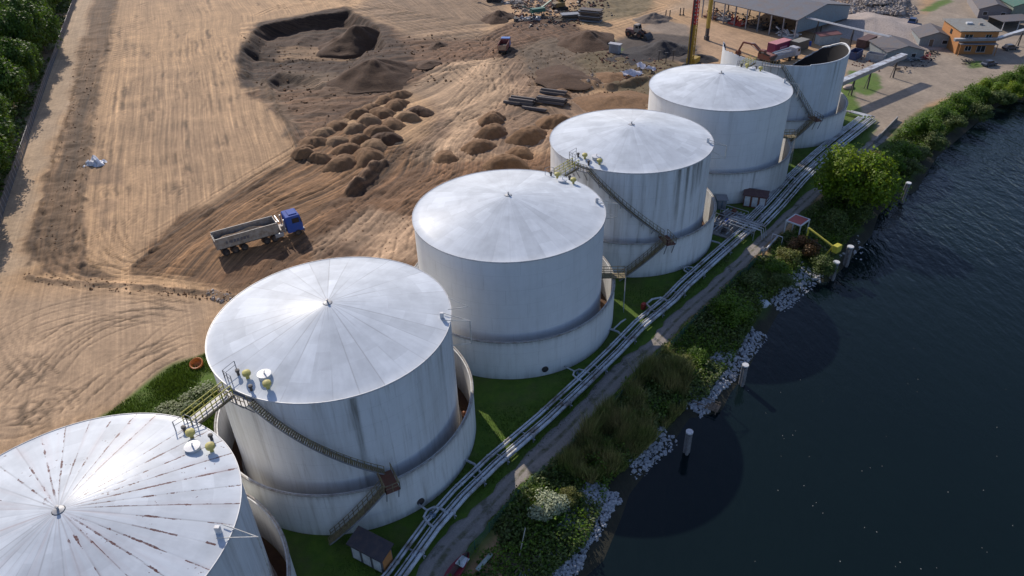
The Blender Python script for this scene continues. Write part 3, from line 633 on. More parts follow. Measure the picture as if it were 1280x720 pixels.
for i, (cx, cy) in enumerate(tank_c):
    tk = empty('storage_tank', (cx, cy, 0), 0, tlabels[i], 'storage tank', 'white storage tanks in a row along the bank'); tanks.append(tk)
    sm = shell_mat(i+1, [.9, 1., .25, 1.1, .35, .8][i], (.74, .745, .745) if i < 5 else (.62, .65, .68))
    if i < 5: shell('shell', TR, 0, TH, sm, tk, stains[i])
    else:
        sh = shell('shell', TR, 0, TH, sm, tk, stains[i], topf=t6top)
        V = []; th = np.linspace(0, 2*PI, 128, endpoint=False); tp = np.array([t6top(a) for a in th]); rr = TR-.14
        for zf in (0, .5, 1.): V.append(np.stack([rr*np.cos(th), rr*np.sin(th), tp*zf-(.25 if zf == 1 else 0)+(.15 if zf == 0 else 0)], 1))
        V = np.concatenate(V); n = 128; ii = np.arange(2)[:, None]*n; jj = np.arange(n)[None]; j2 = (jj+1) % n
        arrmesh('bitumen_lining', V, np.stack([ii+jj, ii+n+jj, ii+n+j2, ii+j2], -1).reshape(-1, 4), paint((.009, .008, .010), .8, .05, name='bitumen', dc=(.02, .015, .012)), tk, True)
        fl6 = MB().lathe([(0, .2), (rr, .2)], 64); fl6.build('tank_floor', M_soilb, tk)
        tr_ = MB(); th = np.linspace(-1.5, .55, 40)
        tr_.tube([(TR*.995*math.cos(a), TR*.995*math.sin(a), t6top(a)+.05) for a in th], .16, 6); tr_.build('rim_angle', M_white, tk, True)
    if i < 5:
        rm = roof_mat([.8, .04, .0, .0, .04][i], i+1, seams=[.6, .65, .15, .18, .25][i], N=[40, 32, 36, 36, 36][i]); rb = MB()
        prof = [(TR+.10, TH-.12), (TR+.10, TH+.02)]+[(TR*(1-k/14), TH+.02+CH*(1-((1-k/14))**1.18)) for k in range(0, 14)]+[(.5, TH+CH-.06)]
        n = 144; rb.lathe(prof, n)
        ro = rb.build('roof', rm, tk, True)
        cb = MB().lathe([(.45, CH-.1), (.45, CH+.0), (.22, CH+.05), (.09, CH+.07), (.09, CH+.32), (.15, CH+.34), (.15, CH+.4), (0, CH+.42)], 16, (0, 0, TH)); cb.build('roof_cap', paint((.42, .43, .44), .5, .3), tk, True)
        ring = MB(); ring.lathe([(TR+.11, TH-.15), (TR+.17, TH-.15), (TR+.17, TH+.06), (TR+.11, TH+.06)], 144); ring.build('rim_angle', M_white, tk, True)
    base = MB().lathe([(TR, .0), (TR+.3, 0), (TR+.3, .25), (TR, .3)], 96); base.build('base_ring', M_conc, tk)
    bw = empty('bund_wall', (cx, cy, 0), 0, blabels[i], 'bund wall', 'ring walls around the storage tanks')
    shell('wall_ring', BR, -.3, BH, shell_mat(i+11, [.7, .9, .5, .8, .8, .7][i], (.74, .74, .73)), bw, bstains[i], rows=10, thick=.32, lipst=.55, footst=.55)
    cp = MB(); cp.tube([pol(BR-.05, a, BH+.02) for a in np.linspace(0, 360, 181)], .13, 6); cp.build('wall_coping', paint((.36, .35, .33), .7, .45), bw, True)
    # openings
    if i in (1, 2):
        hb2 = MB(); an = {1: -52, 2: -74}[i]; M_ = Matrix.Translation(pol(BR+.02, an, 1.1)) @ Matrix.Rotation(R(an), 4, 'Z') @ Matrix.Rotation(PI/2, 4, 'Y')
        hb2.lathe([(0, .05), (.33, .05), (.33, .1), (.45, .12), (.45, -.1)], 18, M=M_); hb2.build('hatch', M_dark, bw)
    pj = MB(); an = -22; pj.tube([pol(BR-.1, an, .7), pol(BR+1.3, an-1, .7), pol(BR+2.6, an-4, .5), pol(BR+2.9, an-5, -.2)], .15, 8); pj.build('drain_pipe', M_galv, bw, True)
for i, (a0, a1, ab) in {1: (-125, -64, -90), 3: (-137, -74, -101), 5: (-122, -77, -101)}.items():
    staircase(tanks[i], a0, a1, ab); bund_stair([o for o in bpy.data.objects if o.name.startswith('bund_wall')][i], a1, ab)
bws = [o for o in bpy.data.objects if o.name.startswith('bund_wall')]
for i in (2, 4):            # platforms across the bund wall
    an = {2: -2, 4: 1}[i]; t = bpy.data.objects.new('crossing_platform', None); col.objects.link(t); t.parent = bws[i]
    c = pol(BR-.5, an, BH+.3); MB().box(c, (4.0, 1.3, .1), rz=R(an)).build('deck', M_yel, t); rr = MB(); M_ = Matrix.Translation(c) @ Matrix.Rotation(R(an), 4, 'Z')
    for s_ in (-.65, .65): railing(rr, [tuple(M_ @ Vector((k, s_, .05))) for k in np.linspace(-2, 2, 5)], 1.1, .05)
    rr.build('rail', M_yel, t)
    ll = MB()
    for s_ in (-.3, .3): ll.beam(tuple(M_ @ Vector((2.1, s_, 1.1))), tuple(M_ @ Vector((2.15, s_, -BH-.3))), .06)
    for k in range(20): ll.beam(tuple(M_ @ Vector((2.12, -.3, -k*.31))), tuple(M_ @ Vector((2.12, .3, -k*.31))), .035)
    ll.build('ladder', M_galv, t)
def rz_at(r_): return TH+.02+CH*(1-(r_/TR)**1.18)
for i, base_a in ((0, 56), (1, -125), (2, 52), (3, -137), (4, 50)):
    sg = -1 if i in (0, 2, 4) else 1
    for (dr, da, k) in [(1.3, -5, 's'), (1.5, 1, 'y'), (2.3, 9, 'w'), (1.2, 15, 'y'), (.5, 8, 's')]:
        vent(tanks[i], TR-dr, base_a+da*sg, rz_at(TR-dr)-.05, k)
    # rail on roof edge next to landing
    rl = MB(); P = [pol(TR-.25, base_a+da*sg, TH+.05) for da in (-9, -6, -3)]; Q = [P[0], tuple(np.array(pol(TR-1.6, base_a-9*sg, rz_at(TR-1.6))))]
    railing(rl, P, 1.1, .03); railing(rl, Q, 1.1, .03); rl.build('roof_rail', M_grey, tanks[i])
for i, (an, down) in enumerate([(-4, 13), (-2, 3.2), (6, 2.2), (-14, 2.2), (0, 2.5)]):     # gauge brackets
    t = bpy.data.objects.new('gauge_frame', None); col.objects.link(t); t.parent = tanks[i]
    b = MB(); e = pol(TR+2.2, an, TH-.25)
    b.tube([pol(TR-.7, an-3, TH+.35), e], .05, 5); b.tube([pol(TR-.7, an+3, TH+.35), e], .05, 5); b.tube([e, (e[0], e[1], e[2]-down)], .06, 6)
    for k in range(1+int(down > 3)*1):
        z = TH-.25-down+.1+k*5; b.tube([pol(TR, an-2, z), (e[0], e[1], z)], .05, 5)
        b.tube([pol(TR, an+2, z+.9), (e[0], e[1], z)], .035, 5)
    b.build('gauge_arm', paint((.62, .60, .54), .5, .3), t); gb = MB(); gb.box(pol(TR-.8, an, TH+.45), (.4, .3, .9), rz=R(an)); gb.build('gauge_head', M_white, t)
# footbridges between neighbouring tanks
brl = ['yellow railed steel footbridge linking the rust-streaked nearest tank to the second tank', 'yellow steel footbridge behind the clean third tank, linking it to the streaked fourth tank', 'small steel footbridge between the fifth tank and the roofless tank']
for k, (i, j) in enumerate([(0, 1), (2, 3), (4, 5)]):
    a = Vector((*tank_c[i], 0)); b = Vector((*tank_c[j], 0)); d = (b-a).normalized(); side = Vector((-d.y, d.x, 0))
    p = a+d*(TR-.3)+side*1.2; q = b-d*(TR+.6)+side*1.2
    t = empty('footbridge', (*((p+q)/2).xy, TH-.2), math.atan2(d.y, d.x), brl[k], 'footbridge', 'footbridges between pairs of tanks'); L = (q-p).length/2
    dk = MB(); dk.box((0, 0, .06), (2*L, 1.1, .06)); dk.build('deck', M_grey, t)
    for s_ in (-.58, .58):
        MB().beam((-L, s_, -.1), (L, s_, -.1), .1, .3).build('girder', M_yel, t); rr = MB()
        railing(rr, [(xx, s_, .1) for xx in np.linspace(-L, L, 5)], 1.15, .055); rr.build('handrail', M_yell, t)
# reddish fallen scale and scrap in the bund gap
rb = MB()
for (i, a_lo, a_hi, n) in [(1, -15, 12, 60), (2, -22, -2, 30), (3, -18, 0, 20), (0, -30, 0, 30)]:
    cx, cy = tank_c[i]
    for k in range(n):
        a = random.uniform(a_lo, a_hi); r_ = random.uniform(TR+.35, BR-.5); s_ = random.uniform(.15, .45); p = pol(r_, a, s_*.3)
        rb.box((cx+p[0], cy+p[1], p[2]), (s_*2, s_, s_*.6), rz=random.uniform(0, 3), taper=.6)
tag(rb.build('scale_rubble', paint((.36, .17, .10), .9, .3)), 'rusty rubble and scale lying in the gap inside the bund walls', kind='stuff')
#__PART2__
# ------------------------------------------------------------------ PART 2: things
def depth(x_, y_, z_=0): return y_*CP-(z_-CAMH)*SP
def mppx(px_, py_, z_=0):
    a = G(px_, py_, z_); return depth(a[0], a[1], z_)/FPX
# ---- earth mounds
def mound_proto(seed, n=26, m=14, flat=.25, hr=.5, dome=True):
    V = [(0, 0, hr)]; F = []
    for i in range(1, m+1):
        r_ = i/m
        for j in range(n):
            a = 2*PI*j/n; k = 1+.16*math.sin(a*2+seed)+.10*math.sin(a*3+seed*2)+.07*math.sin(a*7+seed*3)
            rr = r_*k; t_ = max(0, 1-max(0, r_-flat)/(1-flat)); z = hr*(math.sin(PI/2*t_)**1.15 if dome else t_**1.15)
            xx, yy = rr*math.cos(a), rr*math.sin(a)
            z += .10*hr*(float(vnoise(np.array(xx*1.+9), np.array(yy*1.+9), .16, seed))-.5)*(1.5 if r_ < .95 else 0)+.12*hr*(float(vnoise(np.array(xx+9.), np.array(yy+9.), .5, seed+3))-.5)
            if i == m: z = -.06
            V.append((xx, yy, z))
    for j in range(n): F.append((0, 1+j, 1+(j+1) % n))
    for i in range(m-1):
        for j in range(n):
            a = 1+i*n+j; b = 1+i*n+(j+1) % n; F.append((a, a+n, b+n, b))
    me = bpy.data.meshes.new('earth_mound'); me.from_pydata(V, [], F); me.polygons.foreach_set('use_smooth', [True]*len(F)); return me
protos = [mound_proto(k, flat=.10+.06*(k % 3), hr=.50+.05*(k % 3)) for k in range(6)]+[mound_proto(k, n=40, m=22, flat=.06+.03*(k % 3), hr=.50, dome=False) for k in range(6, 9)]
pmats = {}
def mound(px_, py_, wpx, label, mat=M_soil, hf=1., name='earth_mound', cat='mound', group=None, asp=1., proto=None, rz=None):
    c = G(px_, py_+wpx*.14); r_ = wpx/2*mppx(px_, py_)*1.2*random.uniform(.9, 1.12)
    k = (6+proto % 3 if name != 'earth_mound' else proto) if proto is not None else (random.randrange(6) if name == 'earth_mound' else 6+random.randrange(3))
    key = (k, mat.name)
    if key not in pmats:
        me = protos[k].copy(); me.materials.append(mat); pmats[key] = me
    o = bpy.data.objects.new(name, pmats[key]); col.objects.link(o); z = gz(*c)
    o.location = (c[0], c[1], z-.05); o.scale = (r_*asp*random.uniform(.9, 1.15), r_, r_*hf*.95); o.rotation_euler[2] = random.uniform(0, 6) if rz is None else rz
    return tag(o, label, cat, group)
rows = [[(500, 117, 23), (495, 129, 28), (524, 137, 25)], [(480, 122, 22), (510, 144, 29)], [(462, 132, 25), (477, 139, 28), (490, 152, 30)], [(448, 141, 24), (461, 149, 29), (472, 162, 26), (483, 171, 29)],
        [(420, 154, 27), (443, 158, 27), (448, 172, 25), (468, 179, 31)], [(404, 163, 27), (421, 173, 29), (433, 185, 27), (460, 193, 36)], [(386, 174, 27), (394, 176, 25), (400, 195, 27), (427, 202, 34)], [(379, 192, 26), (382, 184, 22)]]
orn = ['furthest', 'second furthest', 'third furthest', 'fourth furthest', 'fifth furthest', 'sixth furthest', 'second nearest', 'nearest']
cn = ['first', 'second', 'third', 'last']
for i, rw in enumerate(rows):
    for j, (a, b, w_) in enumerate(rw):
        mound(a, b, w_, 'dumped sand mound, %s from left in %s row of the packed cluster' % (cn[j] if j < len(rw)-1 else 'last', orn[i]), M_soil2 if (i, j) in ((0, 2), (3, 3)) else random.choice([M_soil, M_soil, M_soilm]), random.uniform(.8, 1.1), group='dumped sand mounds in the close-packed cluster')
for a, b, w_, l in [(615, 146, 34, 'single brown sand mound just in front of the left stack of steel beams'), (615, 162, 34, 'brown sand mound, second one down from the beam stacks'), (598, 181, 36, 'wide brown sand mound, left of the pair close to the third tank'),
                    (557, 193, 29, 'steep dark sand mound standing alone, leftmost of the loose group behind the third tank'), (660, 167, 38, 'large brown sand mound, rightmost but one behind the third tank'), (650, 188, 28, 'small steep sand mound below the large one behind the third tank'),
                    (633, 203, 36, 'sand mound just behind the roof edge of the third tank'), (695, 150, 36, 'low brown sand mound next to the fourth tank, below the beams')]:
    mound(a, b, w_, l, M_soil, .95, group='loose sand mounds behind the third tank')
mound(470, 82, 98, 'large smooth dark earth heap beside the excavated pit', M_soil2, .9, 'earth_heap', 'heap', proto=0)
mound(447, 33, 66, 'dark earth ridge peaking at the far edge of the pit', M_soil2, 1.15, 'earth_heap', 'heap', asp=1.2, proto=1, rz=.4)
mound(548, 54, 24, 'small dark heap by the haul road right of the pit', M_soil2, .8, 'earth_heap', 'heap')
mound(535, 78, 26, 'small brown heap to the right of the big dark heap', M_soil2, .5, 'earth_heap', 'heap')
mound(733, 42, 74, 'big dark brown earth heap in front of the plank stack', M_soil2, .62, 'earth_heap', 'heap', proto=5)
mound(622, 18, 36, 'dark grey heap under the excavator bucket', M_soil2, .8, 'earth_heap', 'heap')
mound(816, 20, 34, 'grey gravel cone behind the wheel loader', M_soilg, .75, 'gravel_heap', 'heap')
mound(828, 55, 62, 'black slag heap beside the wheel loader', M_soilb, .7, 'slag_heap', 'heap', proto=1)
mound(873, 69, 36, 'small black slag heap behind the fifth tank', M_soilb, .6, 'slag_heap', 'heap', proto=2)
mound(795, 62, 56, 'flat black slag spread left of the tall slag heap', M_soilb, .2, 'slag_heap', 'heap', proto=3)
mound(705, 90, 70, 'rough low dark earth mound right of the small lorry', M_soil2, .28, 'earth_heap', 'heap', proto=4)
mound(700, 112, 34, 'brown mound above the steel beam stacks', M_soil, .6, 'earth_heap', 'heap', proto=5)
mound(765, 88, 56, 'rough ochre earth hump left of the white sheets', M_soil, .35, 'earth_heap', 'heap', proto=0)
mound(770, 118, 70, 'broad brown earth hump beside the fourth tank', M_soil, .30, 'earth_heap', 'heap', proto=2)
mound(1092, 18, 118, 'huge pale rubble heap beyond the roofless tank', None or soil((.36, .30, .26), 'rubble heap', 2.5, 1.4), .34, 'rubble_heap', 'heap', proto=3)
# ---- clods, rubble lumps
def lumps(name, spots, mat, label):
    m = MB()
    for (lx, ly, lz, s_) in spots:
        rot = Matrix.Translation((lx, ly, lz)) @ Matrix.Rotation(random.uniform(0, 6), 4, 'Z') @ Matrix.Rotation(random.uniform(-.6, .6), 4, 'X')
        d = [s_*random.uniform(.6, 1.2) for _ in range(3)]; t_ = random.uniform(.4, .8)
        x_, y_, z_ = d[0]/2, d[1]/2, d[2]/2.6
        vs = [(-x_, -y_*.7, -z_), (x_*.8, -y_, -z_), (x_, y_*.8, -z_), (-x_*.7, y_, -z_), (-x_*t_, -y_*t_, z_*.8), (x_*t_, -y_*t_*.6, z_), (x_*t_*.7, y_*t_, z_*1.2), (-x_*t_, y_*t_*.8, z_)]
        m.add(vs, [(3, 2, 1, 0), (4, 5, 6, 7), (0, 1, 5, 4), (1, 2, 6, 5), (2, 3, 7, 6), (3, 0, 4, 7)], rot)
    return tag(m.build(name, mat), label, kind='stuff')
def scat(poly, n, smin, smax, z=None):
    P = np.array(poly); out = []
    while len(out) < n:
        a = random.uniform(P[:, 0].min(), P[:, 0].max()); b = random.uniform(P[:, 1].min(), P[:, 1].max())
        if inpoly(np.array([a]), np.array([b]), poly)[0]:
            s_ = smin+(smax-smin)*random.random()**2.2; out.append((a, b, (gz(a, b) if z is None else z)+s_*.12, s_))
    return out
lumps('soil_clods', scat(px([(30, 340), (290, 365), (290, 378), (110, 362), (30, 352)]), 420, .1, .42)+scat(px([(95, 60), (135, 60), (100, 300), (45, 330), (70, 200)]), 500, .12, .5)+scat(px([(300, 40), (600, 45), (640, 90), (480, 120), (400, 160), (320, 110)]), 900, .2, .8)
      + scat(px([(400, 260), (560, 215), (640, 215), (520, 300), (500, 340), (300, 355)]), 500, .1, .35)+scat(px([(640, 60), (800, 70), (810, 140), (700, 130), (650, 100)]), 700, .2, .6), M_soil, 'dark clods of soil strewn over the worked ground')
lumps('rubble', scat(px([(1040, 0), (1130, -10), (1150, 20), (1100, 38), (1050, 28)]), 1400, .3, 1.4)+[(a, b, c+1.6, d) for a, b, c, d in scat(px([(1060, 2), (1130, -4), (1128, 24), (1058, 24)]), 1300, .3, 1.5)]+[(a, b, c+3.0, d) for a, b, c, d in scat(px([(1078, 4), (1112, 2), (1110, 16), (1076, 16)]), 500, .3, 1.5)]+scat(px([(255, 362), (290, 366), (290, 380), (262, 378)]), 60, .15, .7), paint((.40, .35, .31), .9, .3, name='broken concrete'), 'pale broken stones on and around the rubble heap')
# ---- riprap
M_stone = soil((.38, .39, .41), 'riprap stone', 3, 1.3)
rip = []
for land, n in [([(655, 735), (668, 712), (690, 690), (712, 655), (735, 618), (745, 608)], 3200), ([(778, 572), (790, 558), (806, 545), (822, 533)], 700), ([(858, 498), (868, 480), (895, 455), (915, 430), (938, 404)], 1900), ([(962, 372), (985, 352), (1010, 330)], 800), ([(1058, 318), (1072, 290)], 60)]:
    L_p = spline(px(land, -.4), 6)
    for k in range(n):
        q = L_p[random.randrange(len(L_p)-1)]; q = q+ROW*random.uniform(-1.2, 1.2)+NOR*random.uniform(-.9, 3.2)
        s_ = .16+.42*random.random()**1.7; rip.append((q[0], q[1], max(gz(q[0], q[1]), WZ-.2)+s_*.2, s_))
lumps('riprap', rip, M_stone, 'pale grey riprap stones lining the river edge')
for a, b, s_, l in [(944, 364, .8, 'small pale blue-white boulder at the top of a cluster on the bank'), (947, 371, .95, 'middle pale boulder of three on the bank'), (952, 379, 1.2, 'largest pale boulder, lowest of three by the water')]:
    c = G(a, b, -.3); m = MB(); m.lathe([(0, -.4), (.8, -.3), (1., .15), (.75, .6), (.3, .85), (0, .9)], 9); o = m.build('boulder', paint((.50, .55, .60), .9, .2)); o.location = (*c, max(gz(*c), WZ)); o.scale = (s_*1.1, s_*.8, s_*.8); o.rotation_euler = (.2, .1, a); tag(o, l, 'boulder', 'pale boulders on the bank')
# ---- foliage
def leaf_mat(c1, c2, name, tr=.35):
    s = NT(name); gi = s.n('ShaderNodeNewGeometry'); rnd = gi.outputs['Random Per Island']; n_ = s.noise(gi.outputs['Position'], .45, 3, .6)
    cc = s.mix(s.ramp(n_, .3, .7), c1, c2); vv = s.ramp(rnd, 0, 1, .55, 1.45); cc = s.mix(1., cc, s.n('ShaderNodeCombineColor', ins={0: vv, 1: vv, 2: vv}).outputs[0], 'MULTIPLY')
    s.out(cc, .6); t_ = s.n('ShaderNodeBsdfTranslucent', ins={0: cc}); mx = s.n('ShaderNodeMixShader', ins={0: tr, 1: s.b.outputs[0], 2: t_.outputs[0]})
    s.t.links.new(mx.outputs[0], s.t.nodes['Material Output'].inputs[0]); return s.m
def leaves(Cn, Nn, S, elong=1.6):
    """one small kite per leaf spray"""
    n = len(Cn); Nn = Nn/(np.linalg.norm(Nn, axis=1)[:, None]+1e-9); up = rng.normal(size=(n, 3)); X_ = np.cross(Nn, up); X_ /= np.linalg.norm(X_, axis=1)[:, None]+1e-9; Y_ = np.cross(Nn, X_)
    S = S[:, None]; V = np.stack([Cn-X_*S*elong*.5, Cn-Y_*S*.5, Cn+X_*S*elong*.5, Cn+Y_*S*.5+Nn*S*.12], 1).reshape(-1, 3)
    return V, np.arange(n*4).reshape(n, 4)
def crown_mesh(rx, ry, rz_, n, ls, blobs=14, seed=0, zc=0., low=-.7):
    rg = np.random.default_rng(seed); B = []
    while len(B) < blobs:
        p = rg.uniform(-1, 1, 3)
        if np.linalg.norm(p) < 1 and p[2] > low: B.append(p*np.array((rx, ry, rz_))*.78)
    B = np.array(B); br_ = rg.uniform(.16, .42, blobs)*min(rx, ry, rz_*1.3)
    k = rg.integers(0, blobs, n); d = rg.normal(size=(n, 3)); d /= np.linalg.norm(d, axis=1)[:, None]
    rad = br_[k]*(rg.uniform(.25, 1.35, n)**.75)*(1+.25*np.sin(d[:, 0]*7+k)*np.cos(d[:, 1]*6))
    P = B[k]+d*rad[:, None]; Nn = d+rg.normal(size=(n, 3))*.6+np.array((0, 0, .4)); P[:, 2] += zc
    return leaves(P, Nn, rg.uniform(.6, 1.4, n)*ls)
M_lf = {'forest': leaf_mat((.045, .095, .009), (.11, .19, .014), 'forest leaves', .4), 'bright': leaf_mat((.13, .24, .010), (.24, .30, .016), 'bright leaves', .5), 'hedge': leaf_mat((.075, .16, .012), (.14, .22, .016), 'hedge leaves', .5),
        'dark': leaf_mat((.065, .11, .016), (.13, .16, .034), 'dark leaves', .3), 'yellow': leaf_mat((.14, .17, .03), (.20, .19, .045), 'yellowing leaves', .4), 'silver': leaf_mat((.34, .38, .24), (.44, .46, .30), 'silvery leaves', .3),
        'orange': leaf_mat((.20, .08, .025), (.14, .09, .03), 'orange leaves', .35), 'grass': leaf_mat((.055, .10, .008), (.09, .14, .014), 'grass blades', .3), 'reed': leaf_mat((.16, .21, .045), (.34, .28, .11), 'reeds', .3)}
M_bark = paint((.10, .08, .06), .9, .4, name='bark')
def tree_proto(name, hgt, rx, rz_, n, ls, mat, label, cat, group, seed, loc=(0, 0, 0), blobs=16, trunk=True, extra=None):
    t = empty(name, loc, 0, label, cat, group)
    zc = hgt-rz_
    V, F = crown_mesh(rx, rx, rz_, n, ls, blobs, seed, zc); arrmesh('crown', V, F, mat, t)
    if extra is not None:
        V, F = crown_mesh(rx*.55, rx*.55, rz_*.6, n//6, ls, 6, seed+5, zc+rz_*.25); V[:, 0] += rx*.35; arrmesh('autumn_spray', V, F, extra, t)
    if trunk:
        m = MB(); m.tube([(0, 0, -.3), (.1, 0, hgt*.25), (0, .15, hgt*.55), (.1, .1, hgt*.85)], rx*.055, 8, rx*.015)
        for k in range(6):
            a = k*1.05+seed; z = hgt*(.3+.07*k); m.tube([(0, 0, z), (math.cos(a)*rx*.3, math.sin(a)*rx*.3, z+rz_*.3), (math.cos(a)*rx*.6, math.sin(a)*rx*.6, z+rz_*.55)], rx*.022, 5, .02)
        m.build('trunk', M_bark, t)
    return t
# forest beyond the fence
fp = [tree_proto('forest_tree', [13.5, 11.5, 15.5, 12.5][k], [5.0, 5.8, 4.8, 5.2][k], [5.6, 4.8, 7.0, 5.2][k], 12000, .34, M_lf['forest'], 'x', 'tree', 'trees of the wood beyond the site fence', 31+k, blobs=[26, 34, 30, 22][k]) for k in range(4)]
fpl = []
F0 = np.array(G(0, 280)); F1 = np.array(G(60, 100)); F2 = np.array(G(97, -5)); fd = (F2-F0)/np.linalg.norm(F2-F0)
fn = np.array((-fd[1], fd[0]))
cntf = 0; uses = [0]*4
fords = 'first second third fourth fifth sixth seventh eighth ninth tenth eleventh twelfth thirteenth fourteenth fifteenth sixteenth seventeenth eighteenth nineteenth twentieth'.split()
def seg(pt):  # point at distance along polyline F0-F1-F2
    L1 = np.linalg.norm(F1-F0)
    if pt < L1: return F0+(F1-F0)*pt/L1
    return F1+(F2-F1)*(pt-L1)/np.linalg.norm(F2-F1)
for rowi, (off, st0, n_) in enumerate([(4.0, -22, 29), (12.5, -4, 26), (22, 60, 19)]):
    for k in range(n_):
        q = seg(st0+k*8.4+random.uniform(-1.5, 1.5)) if st0+k*8.4 > 0 else F0+(F1-F0)/np.linalg.norm(F1-F0)*(st0+k*8.4)
        q = q+fn*(off+random.uniform(-1.3, 3.5))+fd*random.uniform(-2.5, 2.5)
        if k in (3,) and rowi == 0: q = q+fn*1.5
        s_ = random.uniform(.66, 1.22)*(1.2 if rowi else 1.05); pr = random.randrange(4)
        lb = 'green tree, %s from the near end in the wood\'s %s' % (fords[k] if k < 20 else 'twenty-'+fords[k-20], ['front row along the fence', 'second row', 'third row'][rowi])
        if uses[pr] == 0: o = fp[pr]; o.location = (*q, 0); o['label'] = lb; o.scale = (s_, s_, s_*random.uniform(.9, 1.15)); o.rotation_euler[2] = random.uniform(0, 6)
        else: copy_tree(fp[pr], None, (*q, 0), random.uniform(0, 6), (s_, s_, s_*random.uniform(.9, 1.15)), lb)
        uses[pr] += 1
# big tree by the pipes
c = G(1060, 262); tree_proto('broadleaf_tree', 12.0, 7.2, 5.6, 19000, .33, M_lf['bright'], 'large bright green tree with a yellowing top, between the pipes and the water', 'tree', None, 5, (*c, 0), 30, extra=M_lf['yellow'])
# bushes
bp = {}
def bush(px_, py_, wpx, kind, label, asp=1., hf=.72, z=None, group=None, name='bush', dens=1.):
    z = 0 if z is None else z
    c = G(px_, py_+wpx*.22, z); r_ = wpx/2*mppx(px_, py_)
    key = (kind, random.randrange(2), r_ > 3.4)
    if key not in bp:
        n = int((12000 if key[2] else 6500)); V, F = crown_mesh(1, 1, .8, n, .048 if key[2] else .07, 17, 60+len(bp), .55, -.5)
        me = arrmesh(name, V, F, M_lf[kind]); bp[key] = me.data; bpy.data.objects.remove(me)
    o = bpy.data.objects.new(name, bp[key]); col.objects.link(o); o.location = (*c, z); o.scale = (r_*asp, r_, r_*hf*1.1); o.rotation_euler[2] = random.uniform(0, 6)
    return tag(o, label, 'bush', group)
bush(913, 388, 56, 'hedge', 'round mid-green bush on the bank below the fourth tank')
bush(851, 455, 40, 'yellow', 'yellow-green bush beside the sunlit patch of path')
bush(872, 447, 30, 'hedge', 'loose green bush just right of the yellow-green bush')
bush(833, 450, 24, 'yellow', 'small yellow-green shrub touching the path fence')
bush(690, 634, 54, 'silver', 'silvery grey-green bush above the widest strip of riprap', hf=.8)
bush(712, 618, 32, 'yellow', 'small yellow-green bush behind the silvery bush')
bush(668, 612, 26, 'hedge', 'low green bush in the sunlit gap beside the path')
bush(940, 352, 34, 'dark', 'dark green bush between the path and the pale boulders')
bush(968, 335, 36, 'hedge', 'green bush above the riprap by the boulders')
bush(985, 322, 36, 'yellow', 'yellowish bush just below the orange-leaved shrub')
bush(1003, 307, 40, 'orange', 'orange-leaved shrub next to the yellow loading crane')
bush(975, 350, 30, 'dark', 'small dark bush on top of the riprap')
bush(1030, 330, 34, 'dark', 'dark bush under the yellow loading crane by the water')
bush(1040, 275, 40, 'dark', 'dark shaded bush under the big bright tree')
bush(1070, 262, 40, 'dark', 'dark shaded bush at the water edge right of the big tree')
bush(1090, 235, 50, 'dark', 'wide dark bush between the big tree and the leaning mooring pile')
bush(1105, 205, 56, 'hedge', 'tall dense bush on the bank right of the big tree')
hp = [(1122, 190, 52), (1148, 158, 58), (1165, 175, 36), (1175, 145, 42), (1196, 130, 46), (1190, 152, 34), (1214, 118, 42), (1220, 138, 34), (1236, 110, 40), (1250, 122, 34), (1256, 100, 38), (1272, 112, 36), (1278, 94, 40), (1296, 100, 40), (1135, 208, 34), (1150, 190, 30), (1316, 92, 50)]
for k, (a, b, w_) in enumerate(hp): bush(a, b, w_, ['hedge', 'hedge', 'bright'][k % 3] if k not in (2, 5, 7, 9, 14, 15) else 'dark', 'green hedge bush, %s along the riverbank right of the big tree' % fords[k], group='bushes of the riverbank hedge', hf=.62)
for a, b, w_, k, l in [(25, 380, 0, 0, 0)]: pass
bush(252, 490, 56, 'dark', 'dark shaded bush on the grass left of the second tank', hf=.35); bush(222, 505, 50, 'dark', 'low dark shrub on the grass beyond the nearest tank', hf=.3)
bush(62, 40, 24, 'silver', 'pale grey-leaved shrub at the wood edge by the fence', name='shrub'); bush(68, 60, 18, 'silver', 'smaller pale grey shrub against the fence', name='shrub')
